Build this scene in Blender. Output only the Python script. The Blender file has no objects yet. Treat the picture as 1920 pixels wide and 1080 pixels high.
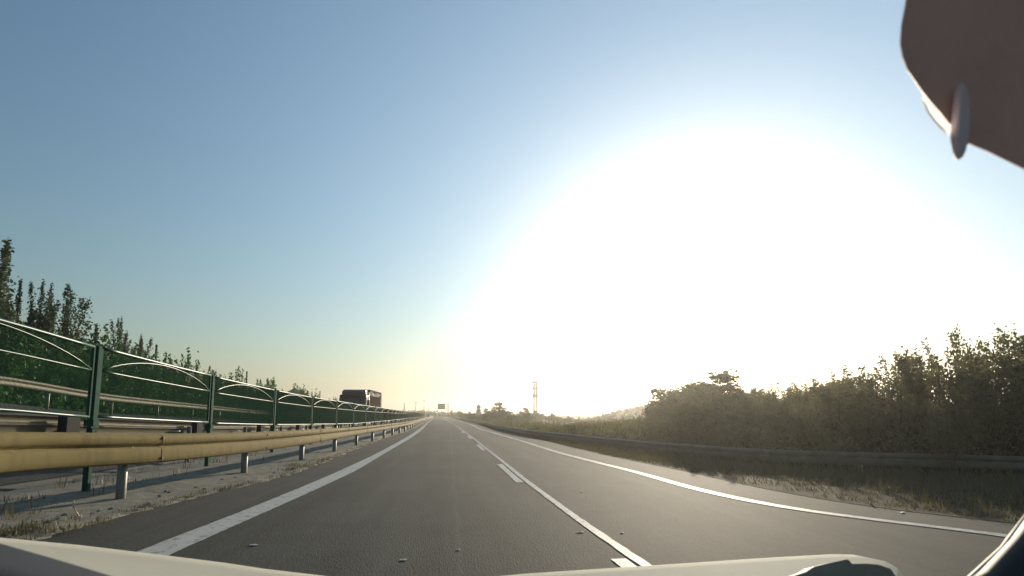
import bpy, bmesh, math, random
import numpy as np
from mathutils import Vector, Matrix

R = math.radians
rnd = random.Random(7)
sc = bpy.context.scene
col = sc.collection

# ------------------------------------------------------------------ camera
CAM_H = 1.4
YAW, PITCH, FPX = R(6.95), R(6.0), 960.0
HORIZON = 778.0                                   # row of the horizon in a 1920 x 1080 frame
PCY = HORIZON - FPX * math.tan(PITCH)
cam = bpy.data.objects.new('camera', bpy.data.cameras.new('camera'))
col.objects.link(cam)
cam.location = (0, 0, CAM_H)
cam.rotation_euler = (R(90) + PITCH, 0, -YAW)
cam.data.sensor_width = 36
cam.data.lens = 36 * FPX / 1920
cam.data.shift_y = (PCY - 540) / 1920
cam.data.clip_start = 0.02
cam.data.clip_end = 6000
cam.data.dof.use_dof = True
cam.data.dof.focus_distance = 40
cam.data.dof.aperture_fstop = 6.5
sc.camera = cam

# ------------------------------------------------------------------ light
SUN_AZ, SUN_EL = R(27.0), R(13.0)                 # azimuth from the road's direction (+Y) towards +X
sun_dir = Vector((math.sin(SUN_AZ) * math.cos(SUN_EL), math.cos(SUN_AZ) * math.cos(SUN_EL), math.sin(SUN_EL)))
world = bpy.data.worlds.new('World')
sc.world = world
world.use_nodes = True
wn, wl = world.node_tree.nodes, world.node_tree.links
bg = wn['Background']
sky = wn.new('ShaderNodeTexSky')
sky.sky_type = 'NISHITA'
sky.sun_disc = False
sky.sun_elevation = SUN_EL
sky.sun_rotation = SUN_AZ
sky.altitude = 50
sky.air_density = 1.68
sky.dust_density = 0.62
sky.ozone_density = 4.5
tc = wn.new('ShaderNodeTexCoord')
nrm = wn.new('ShaderNodeVectorMath'); nrm.operation = 'NORMALIZE'
wl.new(tc.outputs['Generated'], nrm.inputs[0])
dot = wn.new('ShaderNodeVectorMath'); dot.operation = 'DOT_PRODUCT'
wl.new(nrm.outputs[0], dot.inputs[0]); dot.inputs[1].default_value = sun_dir
def wmath(op, a, b):
    n = wn.new('ShaderNodeMath'); n.operation = op
    for i, v in enumerate((a, b)):
        if isinstance(v, (int, float)): n.inputs[i].default_value = v
        else: wl.new(v, n.inputs[i])
    return n.outputs[0]
dpos = wmath('MAXIMUM', dot.outputs['Value'], 0.0)
AUREOLE = [(3.1, 2.45, (0.74, 1.0, 1.15))]   # the bright hazy ring round the sun
acc = sky.outputs[0]
for power, gain, tint in AUREOLE:
    v = wmath('MULTIPLY', wmath('POWER', dpos, power), gain)
    sc_ = wn.new('ShaderNodeVectorMath'); sc_.operation = 'SCALE'
    sc_.inputs[0].default_value = tint; wl.new(v, sc_.inputs['Scale'])
    ad = wn.new('ShaderNodeVectorMath'); ad.operation = 'ADD'
    wl.new(acc, ad.inputs[0]); wl.new(sc_.outputs[0], ad.inputs[1])
    acc = ad.outputs[0]
wl.new(acc, bg.inputs['Color'])
bg.inputs['Strength'].default_value = 0.0855

sun = bpy.data.objects.new('sun', bpy.data.lights.new('sun', 'SUN'))
col.objects.link(sun)
sun.data.energy = 4.6
sun.data.angle = R(0.53)
sun.data.color = (1.0, 0.86, 0.66)
sun.rotation_euler = sun_dir.to_track_quat('Z', 'Y').to_euler()
sun.location = sun_dir * 50 + Vector((0, 0, 20))

sc.view_settings.view_transform = 'Standard'
sc.view_settings.look = 'None'
sc.view_settings.gamma = 1
sc.view_settings.use_curve_mapping = False
sc.view_settings.exposure = 0.5
sc.render.engine = 'CYCLES'
sc.cycles.use_denoising = True
sc.cycles.max_bounces = 6
sc.cycles.transparent_max_bounces = 8
sc.cycles.volume_bounces = 0

HAZE_DENSITY, HAZE_ANISO = 0.0009, 0.78

# ------------------------------------------------------------------ helpers
_sy, _cy, _sp, _cp = math.sin(YAW), math.cos(YAW), math.sin(PITCH), math.cos(PITCH)
_fw = np.array([_sy * _cp, _cy * _cp, _sp]); _rt = np.array([_cy, -_sy, 0.0]); _up = np.cross(_rt, _fw)
_o = np.array([0, 0, CAM_H])
def ray(x, y): return _fw + _rt * (x - 960) / FPX - _up * (y - PCY) / FPX
def ground(x, y, z=0.0):                      # survey: where a line of sight meets the level z
    d = ray(x, y); return _o + d * ((z - CAM_H) / d[2])
def at(x, y, Y):                              # ... meets the cross-section Y metres down the road
    d = ray(x, y); return _o + d * (Y / d[1])
def atX(x, y, X):
    d = ray(x, y); return _o + d * (X / d[0])
def depth(x, y, dist):
    return _o + ray(x, y) * dist

class MB:
    def __init__(s): s.v = []; s.f = []
    def add(s, vs, fs):
        n = len(s.v); s.v.extend([tuple(map(float, p)) for p in vs]); s.f.extend([tuple(i + n for i in f) for f in fs])
    def box(s, x0, x1, y0, y1, z0, z1):
        s.add([(x0,y0,z0),(x1,y0,z0),(x1,y1,z0),(x0,y1,z0),(x0,y0,z1),(x1,y0,z1),(x1,y1,z1),(x0,y1,z1)],
              [(3,2,1,0),(4,5,6,7),(0,1,5,4),(1,2,6,5),(2,3,7,6),(3,0,4,7)])
    def tube(s, pts, r, n=8, cap=True, rot=0.0):
        pts = [Vector(p) for p in pts]; rr = r if isinstance(r, (list, tuple)) else [r] * len(pts)
        vs, fs = [], []
        for i, p in enumerate(pts):
            t = (pts[min(i + 1, len(pts) - 1)] - pts[max(i - 1, 0)]).normalized()
            ref = Vector((0, 0, 1)) if abs(t.z) < 0.9 else Vector((0, 1, 0))
            u = t.cross(ref).normalized(); w = u.cross(t)
            for k in range(n):
                a = 2 * math.pi * k / n + rot
                vs.append(p + (u * math.cos(a) + w * math.sin(a)) * rr[i])
        for i in range(len(pts) - 1):
            for k in range(n):
                a, b = i * n + k, i * n + (k + 1) % n
                fs.append((a, b, b + n, a + n))
        if cap:
            fs.append(tuple(range(n))[::-1]); fs.append(tuple(range((len(pts) - 1) * n, len(pts) * n)))
        s.add(vs, fs)
    def bar(s, a, b, w, h):                    # square bar from a to b
        s.tube([a, b], [w * 0.7071] * 2, 4, True, math.pi / 4)
    def prism(s, poly, ax):                    # polygon (list of 3D) swept along vector ax
        n = len(poly); ax = Vector(ax)
        vs = [Vector(p) for p in poly] + [Vector(p) + ax for p in poly]
        s.add(vs, [tuple(range(n))[::-1], tuple(range(n, 2 * n))] + [(i, (i + 1) % n, (i + 1) % n + n, i + n) for i in range(n)])
    def lathe(s, prof, n=12, c=(0, 0, 0)):
        vs, fs = [], []
        for r, z in prof:
            for k in range(n):
                a = 2 * math.pi * k / n; vs.append((c[0] + r * math.cos(a), c[1] + r * math.sin(a), c[2] + z))
        for i in range(len(prof) - 1):
            for k in range(n):
                a, b = i * n + k, i * n + (k + 1) % n; fs.append((a, b, b + n, a + n))
        fs.append(tuple(range(n))[::-1]); fs.append(tuple(range((len(prof) - 1) * n, len(prof) * n)))
        s.add(vs, fs)
    def mesh(s, name, m, smooth=False):
        me = bpy.data.meshes.new(name); me.from_pydata(s.v, [], s.f); me.validate(); me.update()
        for mm in (m if isinstance(m, (list, tuple)) else [m]): me.materials.append(mm)
        if smooth:
            me.polygons.foreach_set('use_smooth', [True] * len(me.polygons))
        return me
    def build(s, name, m, parent=None, smooth=False, bevel=0.0):
        o = bpy.data.objects.new(name, s.mesh(name, m, smooth)); col.objects.link(o)
        if parent is not None: o.parent = parent
        if bevel:
            bm = o.modifiers.new('b', 'BEVEL'); bm.width = bevel; bm.segments = 2; bm.limit_method = 'ANGLE'
        return o

def link(name, me, parent=None, loc=(0, 0, 0), rz=0.0, s=1.0):
    o = bpy.data.objects.new(name, me); col.objects.link(o); o.location = loc; o.rotation_euler = (0, 0, rz)
    o.scale = s if isinstance(s, tuple) else (s, s, s)
    if parent is not None: o.parent = parent
    return o
def tag(o, label=None, cat=None, group=None, kind=None):
    if label: o['label'] = label
    if cat: o['category'] = cat
    if group: o['group'] = group
    if kind: o['kind'] = kind
    return o
def thing(name, label, cat, loc=(0, 0, 0), rz=0.0, group=None):
    o = bpy.data.objects.new(name, None); col.objects.link(o); o.location = loc; o.rotation_euler = (0, 0, rz)
    o.empty_display_size = 0.2
    return tag(o, label, cat, group)
def copy_tree(o, parent=None):
    c = o.copy(); col.objects.link(c)
    if parent is not None: c.parent = parent
    for ch in list(o.children): copy_tree(ch, c)
    return c

# ------------------------------------------------------------------ materials
def mat(name, c, rough=0.6, metal=0.0, spec=0.5, var=0.0, scale=8.0, c2=None, bump=0.0, bscale=60.0, coords='Object', stretch=None, detail=6.0):
    m = bpy.data.materials.new(name); m.use_nodes = True
    nt = m.node_tree; b = nt.nodes['Principled BSDF']
    b.inputs['Base Color'].default_value = (*c, 1); b.inputs['Roughness'].default_value = rough
    b.inputs['Metallic'].default_value = metal; b.inputs['Specular IOR Level'].default_value = spec
    if var or c2 or bump:
        t = nt.nodes.new('ShaderNodeTexCoord'); src = t.outputs[coords]
        if stretch:
            mp = nt.nodes.new('ShaderNodeMapping'); mp.inputs['Scale'].default_value = stretch
            nt.links.new(src, mp.inputs[0]); src = mp.outputs[0]
    if var or c2:
        n = nt.nodes.new('ShaderNodeTexNoise'); n.inputs['Scale'].default_value = scale; n.inputs['Detail'].default_value = detail
        n.inputs['Roughness'].default_value = 0.65
        nt.links.new(src, n.inputs['Vector'])
        cr = nt.nodes.new('ShaderNodeValToRGB')
        cr.color_ramp.elements[0].position = 0.3; cr.color_ramp.elements[1].position = 0.7
        lo = tuple(x * (1 - var) for x in c); hi = c2 if c2 else tuple(min(1, x * (1 + var)) for x in c)
        cr.color_ramp.elements[0].color = (*lo, 1); cr.color_ramp.elements[1].color = (*hi, 1)
        nt.links.new(n.outputs['Fac'], cr.inputs[0]); nt.links.new(cr.outputs[0], b.inputs['Base Color'])
    if bump:
        n2 = nt.nodes.new('ShaderNodeTexNoise'); n2.inputs['Scale'].default_value = bscale; n2.inputs['Detail'].default_value = 4
        nt.links.new(src, n2.inputs['Vector'])
        bp = nt.nodes.new('ShaderNodeBump'); bp.inputs['Strength'].default_value = bump; bp.inputs['Distance'].default_value = 0.02
        nt.links.new(n2.outputs['Fac'], bp.inputs['Height']); nt.links.new(bp.outputs[0], b.inputs['Normal'])
    return m

def leaf_mat(name, c1, c2, trans=0.4):
    m = bpy.data.materials.new(name); m.use_nodes = True
    nt = m.node_tree; nt.nodes.clear()
    out = nt.nodes.new('ShaderNodeOutputMaterial')
    geo = nt.nodes.new('ShaderNodeNewGeometry'); oi = nt.nodes.new('ShaderNodeObjectInfo')
    nz = nt.nodes.new('ShaderNodeTexNoise'); nz.inputs['Scale'].default_value = 0.9; nz.inputs['Detail'].default_value = 3
    nt.links.new(geo.outputs['Position'], nz.inputs['Vector'])
    a = nt.nodes.new('ShaderNodeMath'); a.operation = 'ADD'
    nt.links.new(geo.outputs['Random Per Island'], a.inputs[0]); nt.links.new(oi.outputs['Random'], a.inputs[1])
    b = nt.nodes.new('ShaderNodeMath'); b.operation = 'MULTIPLY_ADD'; b.inputs[1].default_value = 0.32
    nt.links.new(a.outputs[0], b.inputs[0])
    b2 = nt.nodes.new('ShaderNodeMath'); b2.operation = 'MULTIPLY'; b2.inputs[1].default_value = 0.5
    nt.links.new(nz.outputs['Fac'], b2.inputs[0]); nt.links.new(b2.outputs[0], b.inputs[2])
    mx = nt.nodes.new('ShaderNodeMix'); mx.data_type = 'RGBA'
    mx.inputs[6].default_value = (*c1, 1); mx.inputs[7].default_value = (*c2, 1)
    nt.links.new(b.outputs[0], mx.inputs[0])
    d = nt.nodes.new('ShaderNodeBsdfDiffuse'); t = nt.nodes.new('ShaderNodeBsdfTranslucent')
    g = nt.nodes.new('ShaderNodeBsdfGlossy'); g.inputs['Roughness'].default_value = 0.5; g.inputs['Color'].default_value = (1, 1, 1, 1)
    nt.links.new(mx.outputs[2], d.inputs['Color']); nt.links.new(mx.outputs[2], t.inputs['Color'])
    m1 = nt.nodes.new('ShaderNodeMixShader'); m1.inputs[0].default_value = trans
    nt.links.new(d.outputs[0], m1.inputs[1]); nt.links.new(t.outputs[0], m1.inputs[2])
    m2 = nt.nodes.new('ShaderNodeMixShader'); m2.inputs[0].default_value = 0.03
    nt.links.new(m1.outputs[0], m2.inputs[1]); nt.links.new(g.outputs[0], m2.inputs[2])
    nt.links.new(m2.outputs[0], out.inputs['Surface'])
    return m

def asphalt_mat(name, c, seam=None):
    m = mat(name, c, 0.85, spec=0.20, var=0.22, scale=0.5, bump=0.3, bscale=55.0, stretch=(1, 0.25, 1))
    nt = m.node_tree; b = nt.nodes['Principled BSDF']
    base = b.inputs['Base Color'].links[0].from_socket
    t = nt.nodes.new('ShaderNodeTexCoord')
    n = nt.nodes.new('ShaderNodeTexNoise'); n.inputs['Scale'].default_value = 26; n.inputs['Detail'].default_value = 8; n.inputs['Roughness'].default_value = 0.8
    nt.links.new(t.outputs['Object'], n.inputs['Vector'])
    r = nt.nodes.new('ShaderNodeMapRange'); r.inputs[1].default_value = 0.3; r.inputs[2].default_value = 0.7; r.inputs[3].default_value = 0.6; r.inputs[4].default_value = 1.4
    nt.links.new(n.outputs['Fac'], r.inputs[0])
    mul = nt.nodes.new('ShaderNodeVectorMath'); mul.operation = 'SCALE'
    nt.links.new(base, mul.inputs[0]); nt.links.new(r.outputs[0], mul.inputs['Scale'])
    last = mul.outputs[0]
    # bright stone chips in the wearing course
    vo = nt.nodes.new('ShaderNodeTexVoronoi'); vo.inputs['Scale'].default_value = 34; nt.links.new(t.outputs['Object'], vo.inputs['Vector'])
    lt = nt.nodes.new('ShaderNodeMath'); lt.operation = 'LESS_THAN'; lt.inputs[1].default_value = 0.16; nt.links.new(vo.outputs['Distance'], lt.inputs[0])
    sm = nt.nodes.new('ShaderNodeMath'); sm.operation = 'MULTIPLY'; sm.inputs[1].default_value = 0.55; nt.links.new(lt.outputs[0], sm.inputs[0])
    mx = nt.nodes.new('ShaderNodeMix'); mx.data_type = 'RGBA'; nt.links.new(sm.outputs[0], mx.inputs[0])
    nt.links.new(last, mx.inputs[6]); mx.inputs[7].default_value = (c[0] * 2.2, c[1] * 2.15, c[2] * 2.0, 1)
    last = mx.outputs[2]
    if seam is not None:                        # the worn paving seam along the lane
        sx = nt.nodes.new('ShaderNodeSeparateXYZ'); nt.links.new(t.outputs['Object'], sx.inputs[0])
        n3 = nt.nodes.new('ShaderNodeTexNoise'); n3.inputs['Scale'].default_value = 0.6; n3.inputs['Detail'].default_value = 5
        nt.links.new(t.outputs['Object'], n3.inputs['Vector'])
        w = nt.nodes.new('ShaderNodeMath'); w.operation = 'MULTIPLY_ADD'; w.inputs[1].default_value = 0.16; w.inputs[2].default_value = -seam - 0.08
        nt.links.new(n3.outputs['Fac'], w.inputs[0])
        s2 = nt.nodes.new('ShaderNodeMath'); s2.operation = 'ADD'; nt.links.new(sx.outputs['X'], s2.inputs[0]); nt.links.new(w.outputs[0], s2.inputs[1])
        ab = nt.nodes.new('ShaderNodeMath'); ab.operation = 'ABSOLUTE'; nt.links.new(s2.outputs[0], ab.inputs[0])
        mr = nt.nodes.new('ShaderNodeMapRange'); mr.inputs[1].default_value = 0.0; mr.inputs[2].default_value = 0.05; mr.inputs[3].default_value = 0.4; mr.inputs[4].default_value = 0.0
        nt.links.new(ab.outputs[0], mr.inputs[0])
        mx2 = nt.nodes.new('ShaderNodeMix'); mx2.data_type = 'RGBA'; nt.links.new(mr.outputs[0], mx2.inputs[0])
        nt.links.new(last, mx2.inputs[6]); mx2.inputs[7].default_value = (c[0] * 1.9, c[1] * 1.9, c[2] * 1.8, 1)
        last = mx2.outputs[2]
    st = nt.nodes.new('ShaderNodeTexNoise'); st.inputs['Scale'].default_value = 1.0; st.inputs['Detail'].default_value = 6; st.inputs['Roughness'].default_value = 0.6
    mp = nt.nodes.new('ShaderNodeMapping'); mp.inputs['Scale'].default_value = (1.3, 0.07, 1); nt.links.new(t.outputs['Object'], mp.inputs[0]); nt.links.new(mp.outputs[0], st.inputs['Vector'])
    r4 = nt.nodes.new('ShaderNodeMapRange'); r4.inputs[1].default_value = 0.35; r4.inputs[2].default_value = 0.65; r4.inputs[3].default_value = 0.72; r4.inputs[4].default_value = 1.30
    nt.links.new(st.outputs['Fac'], r4.inputs[0])
    pt = nt.nodes.new('ShaderNodeTexNoise'); pt.inputs['Scale'].default_value = 0.33; pt.inputs['Detail'].default_value = 7; pt.inputs['Roughness'].default_value = 0.7
    nt.links.new(t.outputs['Object'], pt.inputs['Vector'])
    r5 = nt.nodes.new('ShaderNodeMapRange'); r5.inputs[1].default_value = 0.38; r5.inputs[2].default_value = 0.62; r5.inputs[3].default_value = 0.85; r5.inputs[4].default_value = 1.15
    nt.links.new(pt.outputs['Fac'], r5.inputs[0])
    m5 = nt.nodes.new('ShaderNodeMath'); m5.operation = 'MULTIPLY'; nt.links.new(r4.outputs[0], m5.inputs[0]); nt.links.new(r5.outputs[0], m5.inputs[1])
    m6 = nt.nodes.new('ShaderNodeVectorMath'); m6.operation = 'SCALE'; nt.links.new(last, m6.inputs[0]); nt.links.new(m5.outputs[0], m6.inputs['Scale'])
    nt.links.new(m6.outputs[0], b.inputs['Base Color'])
    return m

M = {}
M['asphalt'] = asphalt_mat('asphalt', (0.040, 0.041, 0.034), seam=0.12)
M['asphalt_edge'] = asphalt_mat('asphalt_edge', (0.042, 0.042, 0.037))
M['asphalt_old'] = asphalt_mat('asphalt_old', (0.075, 0.076, 0.07))
def paint_mat():
    m = mat('road_paint', (0.42, 0.42, 0.38), 0.6, var=0.12, scale=3.0, bump=0.3, bscale=80)
    nt = m.node_tree; b = nt.nodes['Principled BSDF']; base = b.inputs['Base Color'].links[0].from_socket
    t = nt.nodes.new('ShaderNodeTexCoord'); n = nt.nodes.new('ShaderNodeTexNoise'); n.inputs['Scale'].default_value = 7; n.inputs['Detail'].default_value = 9; n.inputs['Roughness'].default_value = 0.75
    nt.links.new(t.outputs['Object'], n.inputs['Vector'])
    mr = nt.nodes.new('ShaderNodeMapRange'); mr.inputs[1].default_value = 0.52; mr.inputs[2].default_value = 0.66; nt.links.new(n.outputs['Fac'], mr.inputs[0])
    mx = nt.nodes.new('ShaderNodeMix'); mx.data_type = 'RGBA'; nt.links.new(mr.outputs[0], mx.inputs[0]); nt.links.new(base, mx.inputs[6]); mx.inputs[7].default_value = (0.12, 0.12, 0.11, 1)
    nt.links.new(mx.outputs[2], b.inputs['Base Color'])
    return m
M['paint'] = paint_mat()
M['gravel'] = mat('median_soil', (0.17, 0.16, 0.125), 0.95, spec=0.2, var=0.3, scale=5, c2=(0.26, 0.245, 0.20), bump=0.5, bscale=26, detail=10)
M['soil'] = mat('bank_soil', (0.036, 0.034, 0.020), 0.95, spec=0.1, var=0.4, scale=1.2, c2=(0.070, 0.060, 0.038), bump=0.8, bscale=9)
M['field'] = mat('field_ground', (0.06, 0.075, 0.03), 0.95, spec=0.1, var=0.4, scale=0.05, c2=(0.10, 0.10, 0.05))
M['rail'] = mat('rail_yellow_coat', (0.19, 0.150, 0.058), 0.8, spec=0.15, var=0.10, scale=2.2, stretch=(1, 0.4, 3), bump=0.06, bscale=30)
def grime(m, amt, c, sc_=(2.5, 2.5, 0.5)):
    nt = m.node_tree; b = nt.nodes['Principled BSDF']; base = b.inputs['Base Color'].links[0].from_socket
    t = nt.nodes.new('ShaderNodeTexCoord'); mp = nt.nodes.new('ShaderNodeMapping'); mp.inputs['Scale'].default_value = sc_
    nt.links.new(t.outputs['Object'], mp.inputs[0])
    n = nt.nodes.new('ShaderNodeTexNoise'); n.inputs['Scale'].default_value = 3; n.inputs['Detail'].default_value = 9; n.inputs['Roughness'].default_value = 0.72
    nt.links.new(mp.outputs[0], n.inputs['Vector'])
    r = nt.nodes.new('ShaderNodeMapRange'); r.inputs[1].default_value = 0.48; r.inputs[2].default_value = 0.72; r.inputs[4].default_value = amt; nt.links.new(n.outputs['Fac'], r.inputs[0])
    mx = nt.nodes.new('ShaderNodeMix'); mx.data_type = 'RGBA'; nt.links.new(r.outputs[0], mx.inputs[0]); nt.links.new(base, mx.inputs[6]); mx.inputs[7].default_value = (*c, 1)
    nt.links.new(mx.outputs[2], b.inputs['Base Color'])
grime(M['rail'], 0.55, (0.085, 0.062, 0.036))
M['rail_far'] = mat('rail_weathered', (0.20, 0.17, 0.11), 0.55, spec=0.35, var=0.12, scale=2.0)
M['rail_backlit'] = mat('rail_backlit_coat', (0.11, 0.095, 0.07), 0.5, spec=0.4, var=0.25, scale=3.0)  # shade of the backlit face put into a darker coat
M['galv'] = mat('galvanised_steel', (0.20, 0.19, 0.165), 0.5, metal=0.3, var=0.2, scale=9, bump=0.1, bscale=40)
M['bolt'] = mat('dark_bolt', (0.03, 0.027, 0.022), 0.5, metal=0.5, var=0.2, scale=30)
M['green'] = mat('green_coated_steel', (0.011, 0.062, 0.042), 0.36, spec=0.5, var=0.2, scale=6)
M['green_post'] = mat('green_post_coat', (0.012, 0.060, 0.042), 0.8, spec=0.15, var=0.25, scale=5)
M['green_mesh'] = mat('green_mesh_wire', (0.010, 0.075, 0.036), 0.8, spec=0.06, var=0.2, scale=6)
M['dark_block'] = mat('dark_block', (0.022, 0.022, 0.02), 0.7, var=0.3, scale=12)
M['bark'] = mat('bark', (0.10, 0.085, 0.065), 0.9, spec=0.1, var=0.3, scale=14, bump=0.6, bscale=30)
M['leaf_poplar'] = leaf_mat('leaf_poplar', (0.032, 0.050, 0.024), (0.075, 0.105, 0.046), 0.42)
M['leaf_bush'] = leaf_mat('leaf_bush', (0.026, 0.070, 0.014), (0.065, 0.150, 0.030), 0.45)
M['leaf_bank'] = leaf_mat('leaf_bank', (0.085, 0.088, 0.036), (0.125, 0.122, 0.055), 0.66)
M['leaf_far'] = leaf_mat('leaf_far', (0.035, 0.050, 0.026), (0.070, 0.088, 0.044), 0.35)
M['grass'] = leaf_mat('grass', (0.070, 0.070, 0.030), (0.15, 0.128, 0.066), 0.45)
M['straw'] = mat('straw', (0.48, 0.42, 0.27), 0.8, var=0.2, scale=20)
M['litter'] = mat('pale_litter', (0.62, 0.61, 0.56), 0.7, var=0.15, scale=20)
M['pole'] = mat('weathered_pole', (0.11, 0.10, 0.09), 0.8, var=0.25, scale=3)
M['tower'] = mat('tower_steel', (0.06, 0.057, 0.056), 0.6, metal=0.3, var=0.2, scale=3)
M['white_panel'] = mat('white_panel', (0.72, 0.71, 0.67), 0.5, var=0.08, scale=3)
M['sign_back'] = mat('sign_back', (0.06, 0.062, 0.06), 0.6, metal=0.2, var=0.2, scale=1.5)
M['truck_dark'] = mat('truck_maroon', (0.085, 0.032, 0.036), 0.3, spec=0.5, var=0.15, scale=2)
M['truck_box'] = mat('truck_brown_panel', (0.070, 0.034, 0.022), 0.95, spec=0.04, var=0.25, scale=2.5)
M['truck_rim'] = mat('truck_dark_frame', (0.022, 0.018, 0.018), 0.9, spec=0.08, var=0.2, scale=4)
M['glass'] = mat('dark_glass', (0.018, 0.018, 0.024), 0.08, spec=0.6, var=0.1, scale=1)
M['chrome'] = mat('bright_metal', (0.70, 0.68, 0.64), 0.3, metal=0.6, var=0.1, scale=5)
M['tyre'] = mat('tyre_rubber', (0.02, 0.02, 0.02), 0.9, var=0.2, scale=20)
M['lamp_glass'] = mat('headlamp_glass', (0.6, 0.6, 0.58), 0.12, var=0.05, scale=9)
M['car_white'] = mat('car_white_paint', (0.70, 0.70, 0.68), 0.25, var=0.03, scale=2)
M['car_grey'] = mat('car_grey_paint', (0.18, 0.18, 0.19), 0.3, metal=0.3, var=0.05, scale=2)
M['car_black'] = mat('car_black_paint', (0.02, 0.02, 0.022), 0.25, var=0.05, scale=2)
M['wall'] = mat('plaster_wall', (0.42, 0.40, 0.36), 0.85, var=0.15, scale=1.2)
M['roof'] = mat('roof_tiles', (0.13, 0.11, 0.10), 0.8, var=0.2, scale=4)
M['bonnet'] = mat('bonnet_and_reflection', (0.38, 0.37, 0.31), 0.85, spec=0.1, var=0.04, scale=3)
M['trim'] = mat('black_trim', (0.016, 0.015, 0.018), 0.6, var=0.2, scale=20)
M['housing'] = mat('brown_grey_housing', (0.62, 0.31, 0.23), 0.6, var=0.10, scale=14, bump=0.05, bscale=120)
M['fin'] = mat('pale_fin', (0.62, 0.44, 0.45), 0.6, var=0.05, scale=10)
M['trim_grey'] = mat('grey_trim', (0.20, 0.185, 0.18), 0.55, var=0.08, scale=10)
M['warm_grey'] = mat('warm_grey_trim', (0.26, 0.22, 0.18), 0.6, var=0.1, scale=10)
def sun_glint_mat():  # translucent white standing in for a sun highlight
    m = bpy.data.materials.new('translucent_sun_glint'); m.use_nodes = True; nt = m.node_tree; nt.nodes.clear()
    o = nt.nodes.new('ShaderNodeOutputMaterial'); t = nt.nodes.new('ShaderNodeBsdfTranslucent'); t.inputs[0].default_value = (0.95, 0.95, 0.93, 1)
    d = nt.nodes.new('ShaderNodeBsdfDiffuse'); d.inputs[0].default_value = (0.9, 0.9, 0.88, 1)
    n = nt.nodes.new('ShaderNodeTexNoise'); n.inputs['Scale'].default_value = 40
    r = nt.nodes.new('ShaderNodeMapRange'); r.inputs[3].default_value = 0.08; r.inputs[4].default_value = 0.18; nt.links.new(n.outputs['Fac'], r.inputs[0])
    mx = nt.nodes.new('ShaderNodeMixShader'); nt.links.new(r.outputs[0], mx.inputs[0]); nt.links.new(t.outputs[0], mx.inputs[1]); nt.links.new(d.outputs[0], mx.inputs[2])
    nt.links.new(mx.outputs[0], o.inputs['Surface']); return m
M['sun_glint'] = sun_glint_mat()

# ------------------------------------------------------------------ plan of the road
def curve(xs, vs):
    xs, vs = np.array(xs, float), np.array(vs, float)
    fine = np.arange(xs[0] - 20, xs[-1] + 20, 0.25)
    raw = np.interp(fine, xs, vs)
    def f(Y):
        y = float(Y); w = 0.6 + 0.10 * max(0, y)        # smoothing grows with distance
        k = np.linspace(-1, 1, 9); wt = 1 - 0.8 * np.abs(k)
        return float((np.interp(y + k * w, xs, vs) * wt).sum() / wt.sum())
    return f
bend = curve([-30, 30, 42, 57, 72, 85, 140, 330, 600, 900], [0, 0, -0.12, -0.35, -0.75, -1.1, -2.3, -6.5, -17, -30])
def plan(pix, z=0.0, ymax=60, end=None):          # offset from the bend, read along the photographed edge
    pts = sorted([tuple(ground(x, y, z)[:2][::-1]) for x, y in pix])
    Ys = [p[0] for p in pts if p[0] < ymax]; Xs = [p[1] - bend(p[0]) for p in pts if p[0] < ymax]
    Ys = [-30] + Ys + [max(Ys) + 30, 950]; Xs = [Xs[0]] + Xs + [end if end is not None else Xs[-1]] * 2
    c = curve(Ys, Xs)
    return lambda Y: c(Y) + bend(Y)
L_out = plan([(258,1033),(402,980),(551,920),(640,882),(708,850),(770,815)], end=-2.66)
L_in = plan([(315,1042),(455,980),(589,920),(668,883),(722,850),(780,815)], end=-2.38)
R_mid = plan([(900,805),(975,826),(1050,850),(1125,869),(1200,887),(1300,917),(1460,952),(1710,986),(1900,1000)], end=4.1)
M_mid = plan([(872,811),(911,841),(938,862),(983,899),(1047,947),(1102,987),(1169,1033),(1236,1077)], end=1.62)
Med = plan([(0,1030),(159,988),(318,946),(477,908),(552,890),(655,847),(717,825)], end=-3.3)
Rail = plan([(0,988),(230,943),(457,892),(567,867),(627,850),(667,838),(693,831),(714,825),(733,819),(760,811)], end=-3.45)
RRail = plan([(960,803),(1000,807),(1180,825),(1300,834),(1420,843),(1560,848),(1920,853)], z=0.40, end=5.5)
rail_top = curve([-30,7.3,9.1,12.7,16,19.7,23.5,40,950], [1.2,1.2,1.09,0.995,0.97,0.93,0.89,0.86,0.86])
rail_low = curve([-30,7.3,9.1,12.7,16,19.7,23.5,40,950], [0.70,0.70,0.597,0.53,0.535,0.55,0.555,0.56,0.56])
Fence = lambda Y: -6.1 + bend(Y)
fence_top = curve([-30,7.6,9.6,14,19,24,29,34,60,950], [2.74,2.72,2.56,2.39,2.26,2.17,2.14,2.11,2.02,2.0])
fence_low = curve([-30,7.6,9.6,14,19,24,29,34,60,950], [1.52,1.515,1.363,1.197,1.065,0.985,0.91,0.84,0.80,0.80])
Rail2 = lambda Y: -7.25 + bend(Y)
rail2_top = curve([-30,9,14,18,24,34,60,950], [1.46,1.43,1.22,1.10,1.0,0.92,0.86,0.86])
OppRail = lambda Y: -16.5 + bend(Y)
opp_top = curve([-30,21,26.5,39,51,65,100,950], [2.95,2.89,2.41,2.04,1.70,1.5,1.2,1.0])
opp_g = lambda Y: opp_top(Y) - 0.85

ys = [-14 + 0.5 * i for i in range(int(74 / 0.5))] + [60 + 2 * i for i in range(60)] + [180 + 10 * i for i in range(73)]

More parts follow.
